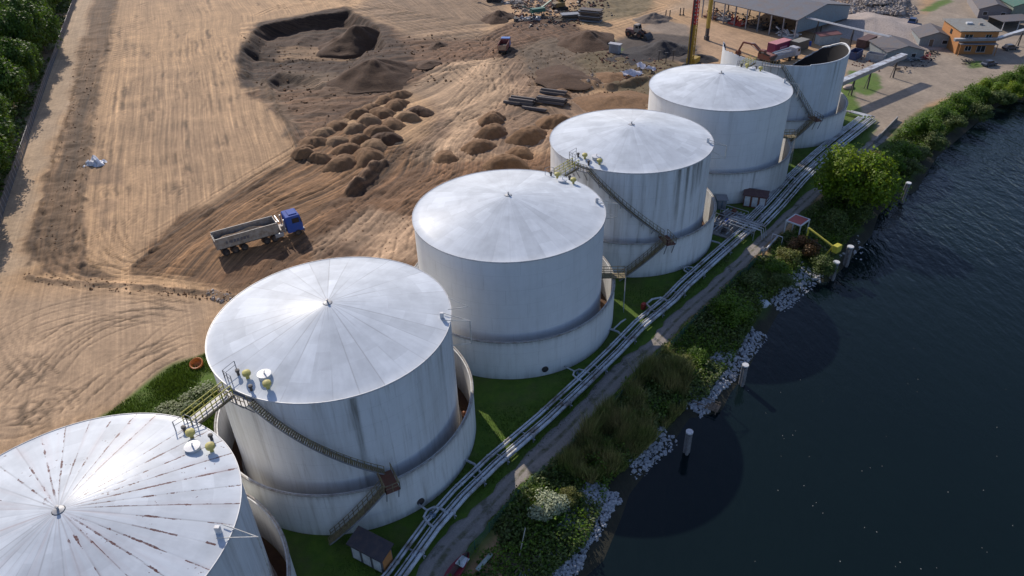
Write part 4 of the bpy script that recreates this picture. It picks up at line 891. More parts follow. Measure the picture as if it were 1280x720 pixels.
# undergrowth, reeds, grass
def scatter(name, poly, n, s0, s1, mat, label, vert=False, hgt=(.2, .9), minsd=1.2, clump=5, excl=None):
    P = np.array(poly); lo, hi = P.min(0), P.max(0); pts = []
    while len(pts) < n:
        a = rng.uniform(lo[0], hi[0], n*2); b = rng.uniform(lo[1], hi[1], n*2); k = inpoly(a, b, poly); a, b = a[k], b[k]
        d = fbm(a, b, clump, 77, 2); k = (d > .33+rng.uniform(0, .16, len(a))); a, b, d = a[k], b[k], d[k]; pts += list(zip(a, b, d))
    pts = np.array(pts[:n]); i = np.clip(np.searchsorted(xs, pts[:, 0]), 1, nx-1); j = np.clip(np.searchsorted(ys, pts[:, 1]), 1, ny-1); z = HG[j, i]
    k = z > WZ+.1; pts = pts[k]; z = z[k]; hh = rng.uniform(hgt[0], hgt[1], len(z))*(.5+1.4*np.clip(pts[:, 2]-.35, 0, .5)*2)
    S = rng.uniform(s0, s1, len(z))
    if vert:
        a = rng.uniform(0, 2*PI, len(z)); w_ = S*.5; lean = rng.normal(size=(len(z), 2))*.22*hh[:, None]
        B = np.stack([pts[:, 0], pts[:, 1], z-.05], 1); dx = np.stack([np.cos(a)*w_, np.sin(a)*w_, 0*a], 1); T_ = B+np.stack([lean[:, 0], lean[:, 1], hh], 1)
        V = np.stack([B-dx, B+dx, T_], 1).reshape(-1, 3); F = np.arange(len(V)).reshape(-1, 3)
    else:
        Cn = np.stack([pts[:, 0], pts[:, 1], z+hh*rng.uniform(.1, 1, len(z))], 1); V, F = leaves(Cn, rng.normal(size=Cn.shape)*.7+np.array((0, 0, .9)), S)
    o = arrmesh(name, V, F, mat); return tag(o, label, kind='stuff')
bankpoly = [tuple(q) for q in px([(560, 735), (606, 662), (643, 622), (692, 580), (740, 527), (780, 484), (829, 437), (862, 404), (896, 374), (932, 336), (972, 300), (1022, 256), (1060, 222), (1096, 195), (1120, 172), (1170, 135), (1225, 105), (1300, 85)])]+[tuple(q-NOR*.3) for q in shore[-2:1:-1]]
bankmid = [tuple(q) for q in px([(740, 530), (829, 442), (860, 430), (870, 480), (850, 505), (800, 560), (760, 610), (700, 600)])]
scatter('undergrowth', bankpoly, 110000, .14, .32, M_lf['dark'], 'dark tangled undergrowth covering the riverbank', hgt=(.2, 1.1))
scatter('bramble', bankpoly, 42000, .12, .28, M_lf['hedge'], 'lighter brambles on the riverbank', hgt=(.4, 1.5), clump=3)
scatter('reeds', [tuple(q) for q in px([(690, 590), (745, 528), (829, 442), (862, 470), (858, 505), (780, 585), (740, 605)])], 42000, .07, .15, M_lf['reed'], 'tall brownish reeds on the bank between path and water', True, (.5, 2.2), clump=2.2)
scatter('meadow_grass', [tuple(q) for q in px([(-40, 640), (126, 524), (212, 459), (262, 440), (300, 520), (240, 560), (100, 560)])], 24000, .06, .14, M_lf['grass'], 'rough grass growing left of the second tank', True, (.15, .5))
scatter('lawn_grass', [tuple(q) for q in px([(380, 735), (600, 470), (760, 380), (890, 280), (990, 190), (1085, 140), (1085, 186), (985, 262), (915, 325), (800, 445), (640, 590), (535, 690), (500, 735)])], 34000, .05, .12, M_lf['grass'], 'mown grass strip between the tanks and the gravel path', True, (.06, .22))
scatter('forest_floor', [tuple(F0-(F1-F0)*.3+fn*1.5), tuple(F0+fn*1.5), tuple(F1+fn*1.5), tuple(F2+fn*1.5), tuple(F2+fn*34), tuple(F1+fn*34), tuple(F0+fn*34-(F1-F0)*.3)], 40000, .3, .7, M_lf['dark'], 'dark undergrowth beneath the trees of the wood', hgt=(.2, 1.6))
# ---- site fence on the left
def mesh_fence(name, pts, hgt, label, mat_post, mat_wire, step=2.5, wire=.25, hw=.02, nh=4, pr=.06):
    t = empty(name, (pts[0][0], pts[0][1], 0), 0, label, 'fence'); p0 = Vector((pts[0][0], pts[0][1], 0)); wm = MB(); npost = 0
    for a, b in zip(pts[:-1], pts[1:]):
        a = Vector((a[0], a[1], 0))-p0; b = Vector((b[0], b[1], 0))-p0; L = (b-a).length; d = (b-a)/L; n = max(1, int(L/step))
        for k in range(n):
            q = a+d*L*k/n; npost += 1
            if npost < 100: m = MB(); m.beam((0, 0, -.3), (0, 0, hgt+.05), pr*1.6); o = m.build('post', mat_post, t); o.location = q
        for k in range(int(L/wire)): q = a+d*(k*wire); wm.beam((q.x, q.y, .05), (q.x, q.y, hgt), hw, hw)
        for k in range(nh): z = .08+(hgt-.1)*k/(nh-1); wm.beam((a.x, a.y, z), (b.x, b.y, z), hw*1.3)
    wm.build('wire_mesh', mat_wire, t); return t
mesh_fence('site_fence', [tuple(F0-(F1-F0)*.15), tuple(F0), tuple(F1), tuple(F2)], 2.0, 'long grey wire mesh fence between the wood and the sandy track', M_galv, paint((.20, .21, .24), .5, .2, .3), 2.6, .22, .028, 6)
gf = px([(556, 735), (575, 712), (612, 665), (648, 625), (682, 590)]); gf2 = px([(700, 578), (748, 528), (790, 486), (826, 445)]); gf3 = px([(838, 437), (868, 405), (900, 372), (936, 338), (950, 322)])
M_gf = paint((.03, .12, .085), .6, .1, name='green fence coating')
mesh_fence('green_fence', gf, 1.5, 'green mesh fence along the path at the bottom of the photo', M_gf, M_gf, 2.5, .1, .012, 8)
mesh_fence('green_fence', gf2, 1.5, 'green mesh fence along the path beside the reeds', M_gf, M_gf, 2.5, .1, .012, 8)
mesh_fence('green_fence', gf3, 1.5, 'green mesh fence along the path above the round green bush', M_gf, M_gf, 2.5, .1, .012, 8)
# low white wall on the road end of the path
a = GV(1092, 180); b = GV(1121, 150); m = MB(); m.beam(a+Vector((0, 0, .45)), b+Vector((0, 0, .45)), .25, .9); tag(m.build('low_wall', M_conc, bevel=.03), 'low pale concrete wall at the path end by the hedge', 'wall')
# ---- pipeline
PZ = .75
pcen = [(470, 748), (495, 720), (540, 657.5), (575, 617.5), (617, 577), (635, 561.7), (680, 523), (727.7, 478.6), (769, 438.7), (801, 405), (839.5, 373), (855.5, 356), (889, 326), (922, 297), (943, 279), (966.7, 255), (996, 222), (1026, 194), (1049, 175), (1084, 148)]
pc = [np.array(G(a, b, PZ)) for a, b in pcen]
L0 = pc[0]; pt = empty('pipeline', (*pc[10], 0), 0, 'bundle of long pale pipes on low supports running beside the tanks', 'pipeline'); org = np.array(pc[10])
def offs(P, o):
    P = np.array(P); T = np.gradient(P, axis=0); T /= np.linalg.norm(T, axis=1)[:, None]; return P+np.stack([T[:, 1], -T[:, 0]], 1)*o
M_pipe = paint((.60, .62, .64), .42, .6, .15, name='pipe paint', scale=.55)
for o_, r_ in [(-1.15, .13), (-.75, .15), (-.15, .08), (.3, .18), (.85, .22)]:
    m = MB(); PP = [Vector((p[0], p[1], PZ+r_-.15)) for p in offs(pc, o_)-org]; m.tube(PP, r_, 10)
    for a_, b_ in zip(PP[:-1], PP[1:]):
        nf = max(1, int((b_-a_).length/7)); u_ = (b_-a_).normalized()
        for k in range(nf): q = a_+(b_-a_)*((k+.35+.2*o_)/nf); m.tube([q-u_*.07, q+u_*.07], r_*1.45, 10)
    m.build('pipe', M_pipe, pt, True)
extra = pc[14:]
for o_, r_ in [(-1.9, .14), (-1.55, .11), (1.55, .16), (1.95, .12)]:
    m = MB(); m.tube([(p[0], p[1], PZ+r_-.15) for p in offs(extra, o_)-org], r_, 8); m.build('pipe', M_pipe, pt, True)
for i in range(len(pc)-1):
    a, b = pc[i]-org, pc[i+1]-org; L = np.linalg.norm(b-a); d = (b-a)/L; n_ = np.array((d[1], -d[0]))
    for k in range(max(1, int(L/5.5))):
        q = a+d*L*(k+.5)/max(1, int(L/5.5)); w_ = 2.1 if i >= 14 else 1.35; m = MB()
        m.beam((*(q-n_*w_), PZ-.22), (*(q+n_*w_), PZ-.22), .14, .14)
        for s_ in (-.8, .8): m.beam((*(q+n_*w_*s_), -.1), (*(q+n_*w_*s_), PZ-.2), .12)
        m.box((*q, .06), (.7, .7, .12), rz=math.atan2(d[1], d[0])); m.build('support', M_galv, pt)
# bends at the far end of the bundle
for k in range(4):
    e = offs(pc, -1.0+k*.7)[-1]-org; m = MB(); q = e+ROW*(.8+.35*k); m.tube([(*e, PZ), (*q, PZ+.1), (*(q-NOR*(2+.7*k)+ROW*.4), PZ+.1), (*(q-NOR*(5.5)+ROW*.8), PZ), (*(q-NOR*5.8+ROW*.9), 0)], .15, 8); m.build('end_bend', M_pipe, pt, True)
# valve loops beside the bundle
def valve_loop(a, b, label, kind=0, s_=1.):
    c = G(a, b, .6); t = empty('valve_set', (*c, 0), math.atan2(ROW[1], ROW[0]), label, 'valve', 'valve sets along the pipeline'); t.scale = (s_,)*3; m = MB()
    m.tube([(1.3, -1.2, .8), (1.3, -.2, .9), (1.0, .6, .9), (.2, .9, .9), (-.6, .6, .9), (-.9, -.2, .9), (-.9, -1.2, .8)], .14, 8); m.build('loop_pipe', M_pipe, t, True)
    m = MB(); m.lathe([(0, -.3), (.28, -.3), (.28, -.22), (.15, -.2), (.2, 0), (.15, .2), (.28, .22), (.28, .3), (0, .3)], 12, M=Matrix.Translation((.2, .1, .8)) @ Matrix.Rotation(PI/2, 4, 'X')); m.build('valve_body', paint((.16, .24, .34), .5, .2), t, True)
    m = MB(); m.tube([(.2, .1, .9), (.2, .1, 1.5)], .04, 6); m.lathe([(.26, 0), (.3, .03), (.26, .06), (.22, .03), (.26, 0)], 14, (.2, .1, 1.45)); m.build('hand_wheel', M_dark, t)
    m = MB(); m.tube([(.2, .9, .9), (.2, 2.0, .9), (.3, 2.9, .8)], .11, 8); m.build('branch_pipe', M_pipe, t, True)
valve_loop(540, 647, 'valve set with a curled pipe loop at the bottom bend of the pipeline'); valve_loop(723, 469, 'valve set with a blue body beside the third tank and pipeline', s_=.85); valve_loop(860, 338, 'small valve set by the pipeline below the fourth tank', s_=.8)
m = MB(); P = [G(822, 378, .8), G(814, 370, .8), G(808, 376, .8), G(812, 384, .8), G(806, 390, .8), G(830, 368, .8)]; c = P[0]
m.tube([(*G(834, 376, .8), .8), (*G(826, 372, .8), .8), (*G(815, 374, .8), .8), (*G(808, 380, .8), .8), (*G(814, 386, .8), .8), (*G(808, 394, .8), .8)], .16, 8); tag(m.build('expansion_loop', M_pipe, smooth=True), 'S-shaped pipe loop branching off the pipeline beside a red box', 'pipe')
c = G(804, 386); m = MB(); m.box((*c, .5), (.7, .5, 1.), rz=.8); tag(m.build('hydrant_cabinet', M_red, bevel=.03), 'small red cabinet on the grass beside the pipe loop', 'cabinet')
m = MB(); a = GV(774, 402, .3); m.tube([(*G(762, 411, .2), .2), (*G(767, 412, .3), .4), (*G(776, 404, .5), .7), (*G(782, 399, .7), .7)], .12, 8); tag(m.build('branch_pipe', M_pipe, smooth=True), 'short pale branch pipe joining the pipeline below the third tank', 'pipe')
# pipe crossing frame + pump skid
t = empty('pump_skid', (*G(908, 280), 0), math.atan2(ROW[1], ROW[0]), 'cluttered pump skid of grey pipes and valves between fourth and fifth tanks', 'pump skid')
MB().box((0, 0, .12), (9.5, 4.6, .2)).build('base_slab', M_conc, t)
for k in range(7): m = MB(); yy = -1.9+k*.62; m.tube([(-4.2, yy, .5), (-1, yy, .7+.1*(k % 2)), (1.4, yy+.2, .7), (4.4, yy, .6)], .10+.03*(k % 3), 8); m.build('pipe', [M_pipe, M_galv, M_grey][k % 3], t, True)
for k in range(6):
    m = MB(); xx = -3.6+k*1.45; yy = [-1.2, .9, -.3, 1.5, -1.6, .4][k]; m.lathe([(0, -.5), (.36, -.5), (.42, 0), (.36, .45), (0, .5)], 12, M=Matrix.Translation((xx, yy, .85)) @ Matrix.Rotation(PI/2, 4, 'Y')); m.box((xx, yy, 1.3), (.4, .4, .35)); m.build('pump', [M_dark, M_grey, M_blue, M_dark, M_galv, M_rust][k], t, True)
for k in range(5): m = MB(); xx = -3.8+k*1.9; m.beam((xx, -2.2, 0), (xx, -2.2, 1.5), .09); m.beam((xx, 2.2, 0), (xx, 2.2, 1.5), .09); m.beam((xx, -2.2, 1.5), (xx, 2.2, 1.5), .09); m.build('frame', M_galv, t)
t = empty('pipe_rack', (*G(930, 291), 0), math.atan2(ROW[1], ROW[0]), 'square steel pipe rack crossing above the pipeline', 'pipe rack')
for k, (xx, yy) in enumerate([(-1.6, -2.3), (1.6, -2.3), (1.6, 2.3), (-1.6, 2.3)]): m = MB(); m.beam((xx, yy, 0), (xx, yy, 1.8), .12); m.build('leg', M_galv, t)
m = MB()
for xx in (-1.6, -.5, .5, 1.6): m.beam((xx, -2.4, 1.8), (xx, 2.4, 1.8), .1, .16)
for yy in (-2.3, 2.3): m.beam((-1.7, yy, 1.85), (1.7, yy, 1.85), .1, .16)
m.build('frame', M_galv, t)
for k in range(3): m = MB(); m.tube([(-.8+k*.8, -3.6, .3), (-.8+k*.8, -3.2, 1.9), (-.8+k*.8, 2.8, 2.0), (-.8+k*.8, 3.4, .9)], .12, 8); m.build('pipe', M_pipe, t, True)
def hut(name, A_, B_, D_, hw_, roofh, wall, roof, label, cat, panels=0, over=.25, pm=None, side=None):
    """shed with mono-pitch roof: A,B front corners, D back-left"""
    A_ = Vector((*A_, 0)); B_ = Vector((*B_, 0)); D_ = Vector((*D_, 0)); u = (B_-A_); v = (D_-A_); c = A_+(u+v)/2; rz = math.atan2(u.y, u.x); L = u.length/2; vn = Vector((-u.y, u.x, 0)).normalized(); Wd = abs(v.dot(vn))/2; c = A_+u/2+vn*Wd*(1 if v.dot(vn) > 0 else -1)
    t = empty(name, (c.x, c.y, 0), rz, label, cat); m = MB(); m.sideprism([(-Wd, 0), (Wd, 0), (Wd, hw_+roofh-.1), (-Wd, hw_-.1)], -L, L, Matrix.Rotation(PI/2, 4, 'Z')); 
    m = MB(); vs = [(-L, -Wd, 0), (L, -Wd, 0), (L, Wd, 0), (-L, Wd, 0), (-L, -Wd, hw_), (L, -Wd, hw_), (L, Wd, hw_+roofh), (-L, Wd, hw_+roofh)]; m.add(vs, [(3, 2, 1, 0), (4, 5, 6, 7), (0, 1, 5, 4), (1, 2, 6, 5), (2, 3, 7, 6), (3, 0, 4, 7)]); m.build('wall', wall, t)
    m = MB(); o_ = over; k = roofh/(2*Wd); vs = [(-L-o_, -Wd-o_, hw_-k*o_+.02), (L+o_, -Wd-o_, hw_-k*o_+.02), (L+o_, Wd+o_, hw_+roofh+k*o_+.02), (-L-o_, Wd+o_, hw_+roofh+k*o_+.02)]; vs += [(a, b, c_+.12) for a, b, c_ in vs]; m.add(vs, [(3, 2, 1, 0), (4, 5, 6, 7), (0, 1, 5, 4), (1, 2, 6, 5), (2, 3, 7, 6), (3, 0, 4, 7)]); m.build('roof', roof, t)
    for k in range(panels): m = MB(); m.box((-L+(k+.5)*2*L/panels, -Wd-.03, hw_*.5), (2*L/panels*.72, .06, hw_*.8)); m.build('door', (pm or M_white), t)
    if side: m = MB(); m.box((L+.03, 0, hw_*.5), (.06, Wd*1.7, hw_*.9)); m.build('side_panel', side, t)
    return t
hut('pump_shed', G(928, 258), G(956, 262), G(931, 253), 2.4, .3, M_rust, paint((.10, .045, .045), .7, .3), 'small pump shed with a dark red roof against the fifth bund wall', 'shed', 3)
m = hut('control_cabinet', G(896, 262), G(907, 262), G(897, 257), 1.9, .1, paint((.10, .17, .22), .5, .2), M_grey, 'teal-grey control cabinet beside the pump shed', 'cabinet', 2, pm=M_grey)
hut('tool_shed', G(441, 697), G(480, 718), G(445, 678), 2.3, .4, paint((.10, .105, .12), .6, .2), paint((.045, .04, .05), .6, .2), 'small dark-roofed shed with white doors and an orange end by second tank', 'shed', 3, side=M_orange)
# ---- portal frame and loading arm at the bank
t = empty('loading_canopy', (*G(993, 296), 0), .75, 'white framed canopy with a red roof panel beside the gravel path', 'canopy')
for xx in (-1.5, 1.5):
    for yy in (-1.3, 1.3): m = MB(); m.beam((xx, yy, 0), (xx, yy, 3.2), .16); m.build('leg', M_white, t)
m = MB()
for a, b in [((-1.6, -1.3), (1.6, -1.3)), ((-1.6, 1.3), (1.6, 1.3)), ((-1.5, -1.2), (-1.5, 1.2)), ((1.5, -1.2), (1.5, 1.2))]: m.beam((*a, 3.25), (*b, 3.25), .2)
m.build('frame', M_white, t); MB().box((0, 0, 3.3), (2.7, 2.3, .08)).build('roof_panel', M_red, t)
t = empty('loading_crane', (0, 0, 0), 0, 'bright yellow loading crane reaching from the bank to the paired mooring piles', 'loading crane')
A1 = GV(1011, 285, 4.2); A0 = Vector((A1.x, A1.y, -.2)); B1 = GV(1041, 308, 3.2); C1 = GV(1046, 311, 3.0); D0 = GV(1031, 320, 1.0)
m = MB(); m.tube([A0, A1], .16, 8); m.build('column', M_yell, t, True); m = MB(); m.tube([A1, B1, C1], .17, 8); m.build('boom', M_yell, t, True)
m = MB(); m.tube([B1, D0, (D0.x, D0.y, WZ-.5)], .13, 8); m.build('prop', M_yell, t, True); m = MB(); m.box(C1+Vector((0, 0, .1)), (1.3, .9, 1.2), rz=.6); m.build('head_box', M_yell, t, bevel=.06)
m = MB(); m.tube([A1+Vector((0, 0, -1.5)), B1+Vector((0, 0, -1.2)), D0], .05, 6); m.build('cable', M_dark, t)
t = empty('hose_reel', (*G(963, 312), 0), .8, 'pale grey hose gantry lying beside the path above the bushes', 'hose gantry')
m = MB(); m.tube([(-2.2, 0, .8), (2.4, .2, 1.4)], .16, 8); m.build('tube', M_pipe, t, True); m = MB(); m.beam((2.2, -.8, 0), (2.2, -.8, 1.7), .1); m.beam((2.2, 1., 0), (2.2, 1., 1.7), .1); m.beam((2.2, -.8, 1.7), (2.2, 1., 1.7), .1); m.build('frame', M_white, t)
m = MB(); m.lathe([(.3, -.25), (.7, -.25), (.7, -.2), (.3, -.15), (.3, .15), (.7, .2), (.7, .25), (.3, .25)], 16, M=Matrix.Translation((-2.4, .2, .8)) @ Matrix.Rotation(PI/2, 4, 'X')); m.build('reel', M_galv, t, True)
# ---- mooring piles
def dolphin(a, b, top, r_, label, lean=(0, 0), n=3):
    c = G(a, b, WZ); t = empty('mooring_pile', (*c, WZ), 0, label, 'mooring pile', 'mooring piles in the river')
    for k in range(n):
        an = k*2*PI/n+.4; m = MB(); rr = r_*.62 if n > 1 else 0
        m.tube([(rr*math.cos(an)*1.1, rr*math.sin(an)*1.1, -3), (rr*math.cos(an)+lean[0], rr*math.sin(an)+lean[1], top-.15*k)], r_*(.55 if n > 1 else 1), 10); m.build('post', M_pile, t, True)
    m = MB(); m.tube([(lean[0], lean[1], top-.1), (lean[0], lean[1], top+.1)], r_*1.15, 12); m.build('cap', M_white, t, True)
M_pile = paint((.21, .21, .22), .75, .45, name='pile timber', scale=2.5, dc=(.08, .07, .06))
dolphin(858, 566, 3.5, .38, 'grey mooring pile with a pale cap, nearest to the bottom edge'); dolphin(927, 481, 3.4, .38, 'grey mooring pile standing in the round shadow of the fourth tank')
dolphin(1040, 349, 3.2, .45, 'left one of the paired piles under the yellow crane'); dolphin(1057, 332, 3.6, .45, 'right one of the paired piles under the loading arm', n=3)
dolphin(1126, 254, 4.0, .42, 'slanting mooring pile in front of the riverbank hedge', (.5, .3))
# landing stage, jetty by hedge
t = empty('landing_stage', (*G(880, 503, -.6), -.75), math.atan2(-.55, .83), 'small weathered wooden landing stage on the river edge', 'landing stage')
for k in range(9): m = MB(); m.box((-1.8+k*.45, 0, 0), (.4, 1.5, .08)); m.build('plank', M_wood, t)
m = MB(); m.beam((-2, -.7, .35), (2, -.7, .35), .08); m.beam((-2, .7, .35), (2, .7, .35), .08)
m.build('rail', M_wood, t)
for xx in (-1.8, 1.8):
    for yy in (-.7, .7): m = MB(); m.beam((xx, yy, -2), (xx, yy, .5), .14); m.build('leg', M_wood, t)
t = empty('jetty', (*G(1262, 122, -.5), -.6), math.atan2(-.35, .93), 'grey railed jetty poking out from the hedge at the right edge', 'jetty')
MB().box((0, 0, 0), (7, 1.4, .15)).build('deck', M_wood, t); m = MB(); railing(m, [(-3.4, -.6, 0), (0, -.6, 0), (3.4, -.6, 0)]); m.build('rail', M_galv, t)
# driftwood, pole, boat
def boat(a, b, rz, L, W_, hull, label, cover=None):
    t = empty('small_boat', (*G(a, b), .25), rz, label, 'boat', None); n = 14; V = []; 
    for i in range(n+1):
        f = i/n; w_ = W_/2*math.sin(PI*min(1, .18+f*.82))**.7 if f < 1 else .02; xx = -L/2+L*f; sh = .5+.25*f*f
        V += [(xx, -w_, sh), (xx, -w_*.75, .15), (xx, 0, 0), (xx, w_*.75, .15), (xx, w_, sh), (xx, w_*.85, sh-.03), (xx, 0, .16), (xx, -w_*.85, sh-.03)]
    F = [(i*8+j, (i+1)*8+j, (i+1)*8+(j+1) % 8, i*8+(j+1) % 8) for i in range(n) for j in range(8)]+[tuple(range(8)), tuple(range(n*8, n*8+8))[::-1]]
    m = MB(); m.add(V, F); m.build('hull', hull, t, True)
    for xx in (-L*.25, L*.12): m = MB(); m.box((xx, 0, .42), (.25, W_*.78, .05)); m.build('thwart', M_wood, t)
    if cover: m = MB(); m.box((L*.22, 0, .62), (L*.3, W_*.7, .2), taper=.6); m.build('fore_deck', cover, t, bevel=.05)
boat(572, 716, 1.0, 4.2, 1.5, paint((.23, .012, .03), .5, .15), 'dark red rowing boat with a white fore deck on the bank', M_white)
m = MB(); m.box((0, 0, 0), (2.6, .5, .14), taper=.8); o = m.build('surf_plank', paint((.36, .42, .38), .6, .2), bevel=.05); o.location = (*G(606, 706), .6); o.rotation_euler = (0, .1, .95); tag(o, 'pale grey-green board lying beside the red boat', 'board')
m = MB(); m.tube([(*G(648, 702), .1), (*G(657, 672), 1.6)], .05, 6); tag(m.build('pale_pole', paint((.5, .46, .38), .8, .2)), 'thin pale pole leaning on the bank near driftwood', 'pole')
for k, (a, b, l) in enumerate([(632, 700, 'left'), (648, 708, 'middle'), (664, 700, 'right')]):
    m = MB(); c = GV(a, b, .1); P = [c+Vector((random.uniform(-.3, .3), random.uniform(-.3, .3), .1)) for _ in range(1)]
    for q in range(5):
        an = random.uniform(0, PI); d = Vector((math.cos(an), math.sin(an), .05)); d2_ = Vector((-d.y, d.x, .1)); m.tube([c-d*random.uniform(.5, 1.3), c+d2_*random.uniform(-.3, .3)+Vector((0, 0, .25)), c+d*random.uniform(.6, 1.5)+Vector((0, 0, .2))], .10, 5, .03)
    tag(m.build('driftwood', M_wood), 'tangle of brown driftwood branches, %s one of three below the leaning pole' % l, 'driftwood', 'driftwood tangles')
# ---- orange tub on the grass, white tarpaulin in the field
m = MB(); m.lathe([(.0, .1), (.55, .12), (.75, .55), (.85, .6), (.95, .5), (.8, 0), (.5, -.05)], 18); o = m.build('orange_tub', paint((.50, .14, .02), .5, .2), smooth=True); o.location = (*G(247, 457), .1); o.rotation_euler = (.35, 0, 0); tag(o, 'open orange tub on the grass by the second tank', 'tub')
m = MB(); N_ = 22; c = G(119, 205); V = []
for i in range(N_):
    for j in range(N_):
        u_ = i/(N_-1)*2-1; v_ = j/(N_-1)*2-1; hgt = max(0, 1.9*(1-abs(u_*.8+.15*math.sin(v_*5)))**1.0*(1-abs(v_)**3))*(.75+.3*math.sin(u_*6+v_*4))+.12*math.sin(u_*17+v_*9)
        V.append((c[0]+u_*2.1+.3*math.sin(v_*7), c[1]+v_*1.5+.3*math.cos(u_*6), gz(c[0], c[1])+hgt))
m.add(V, [(i*N_+j, (i+1)*N_+j, (i+1)*N_+j+1, i*N_+j+1) for i in range(N_-1) for j in range(N_-1)]); tag(m.build('white_tarpaulin', paint((.74, .75, .78), .6, .1), smooth=True), 'crumpled white tarpaulin draped over a small heap in the bare field', 'tarpaulin')
# white torn sheets near the fourth tank
for a, b, sx_, rz, l in [(790, 94, 3.2, .3, 'torn white sheet of metal lying flat, left of two'), (813, 88, 1.9, 1.1, 'torn white sheet standing on edge, right of two'), (801, 85, 1.4, .1, 'small white scrap sheet above the other two')]:
    m = MB(); c = G(a, b); V = []
    for i in range(9):
        for j in range(5): u_ = i/8*2-1; v_ = j/4*2-1; V.append((u_*sx_, v_*1.1*(1+.2*math.sin(u_*5)), .5+.35*math.sin(u_*4+v_*2)+.25*v_+.1*math.sin(u_*11)))
    m.add(V, [(i*5+j, (i+1)*5+j, (i+1)*5+j+1, i*5+j+1) for i in range(8) for j in range(4)]); o = m.build('scrap_sheet', paint((.62, .60, .64), .5, .2), smooth=True); o.location = (*c, gz(*c)+.3); o.rotation_euler = (.15, .1, rz); tag(o, l, 'metal sheet', 'torn white metal sheets behind the fifth tank')
# ---- steel beam stacks
M_beam = paint((.085, .07, .065), .6, .3, .2, name='sheet pile steel', scale=2)
def beam_obj(p, rz, L, label, w_=.65, hh=.42):
    m = MB(); m.add(*[[(x_, y_, z_) for x_ in (-L/2, L/2) for (y_, z_) in [(-w_, 0), (-w_*.6, 0), (-w_*.35, hh), (w_*.35, hh), (w_*.6, 0), (w_, 0), (w_, .06), (w_*.65, .06), (w_*.4, hh+.07), (-w_*.4, hh+.07), (-w_*.65, .06), (-w_, .06)]], [tuple(range(12)), tuple(range(12, 24))[::-1]]+[(k, 12+k, 12+(k+1) % 12, (k+1) % 12) for k in range(12)]])
    o = m.build('steel_beam', M_beam); o.location = p; o.rotation_euler = (0, 0, rz); return tag(o, label, 'steel beam', 'steel sheet piles lying in stacks')
d = GV(725, 129)-GV(680, 123); brz = math.atan2(d.y, d.x)
on = ['bottom front', 'bottom middle', 'bottom back', 'top front', 'top back']
for st_i, (a, b, L, nm) in enumerate([(687, 131, 7.5, 'right beam stack'), (690, 119, 7, 'far small beam stack'), (650, 131, 6.5, 'left beam stack')]):
    c = GV(a, b); pn = Vector((-math.sin(brz), math.cos(brz), 0))
    for k in range(5):
        if st_i == 1 and k in (2, 4): continue
        p = c+pn*((k % 3)*1.35 if k < 3 else .7+1.35*(k-3)); p.z = gz(p.x, p.y)+.15+(.5 if k >= 3 else 0)+.25
        beam_obj(p+Vector((random.uniform(-.4, .4), 0, 0)), brz+random.uniform(-.02, .02), L, 'brown steel beam, %s one in the %s' % (on[k], nm))
c = GV(668, 137); c.z = gz(c.x, c.y)+.2; beam_obj(c, brz, 6.5, 'single pale-edged beam lying on the sand before the stacks'); c = GV(640, 130); c.z = gz(c.x, c.y)+.2; beam_obj(c, brz, 4.5, 'short beam sticking out at the left of the stacks')
# ---- vehicles
def wheel(par, x_, y_, r_=.5, w_=.32, rim=M_dark, name='wheel'):
    m = MB(); M_ = Matrix.Translation((x_, y_, r_)) @ Matrix.Rotation(PI/2, 4, 'X'); m.lathe([(r_*.5, -w_/2), (r_*.92, -w_/2), (r_, -w_/2+.05), (r_, w_/2-.05), (r_*.92, w_/2), (r_*.5, w_/2)], 20, M=M_); o = m.build(name, M_black, par, True)
    m = MB(); m.lathe([(0, -w_*.3), (r_*.3, -w_*.35), (r_*.5, -w_*.45), (r_*.52, w_*.45), (r_*.3, w_*.35), (0, w_*.3)], 14, M=M_); m.build('rim', rim, o, True)
def cab(t, x0, x1, w_, z0, z1, mat, name='cab'):
    m = MB(); h_ = z1-z0; m.sideprism([(x0, z0), (x1, z0), (x1+.05, z0+h_*.45), (x1-.18, z1-.1), (x1-.35, z1), (x0+.1, z1), (x0, z1-.15)], -w_/2, w_/2); c_ = m.build(name, mat, t, bevel=.06)
    m = MB(); m.add([(x1+.04, -w_*.44, z0+h_*.5), (x1+.04, w_*.44, z0+h_*.5), (x1-.15, w_*.42, z0+h_*.9), (x1-.15, -w_*.42, z0+h_*.9)], [(0, 1, 2, 3)]); 
    m.add([(x1+.0, -w_*.44, z0+h_*.5), (x1+.0, w_*.44, z0+h_*.5), (x1-.19, w_*.42, z0+h_*.9), (x1-.19, -w_*.42, z0+h_*.9)], [(3, 2, 1, 0)]); m.build('windscreen', M_glass, c_)
    for s_ in (-1, 1): m = MB(); m.box(((x0+x1)/2+.22, s_*(w_/2+.01), z0+h_*.7), ((x1-x0)*.46, .03, h_*.3)); m.build('side_window', M_glass, c_)
    return c_
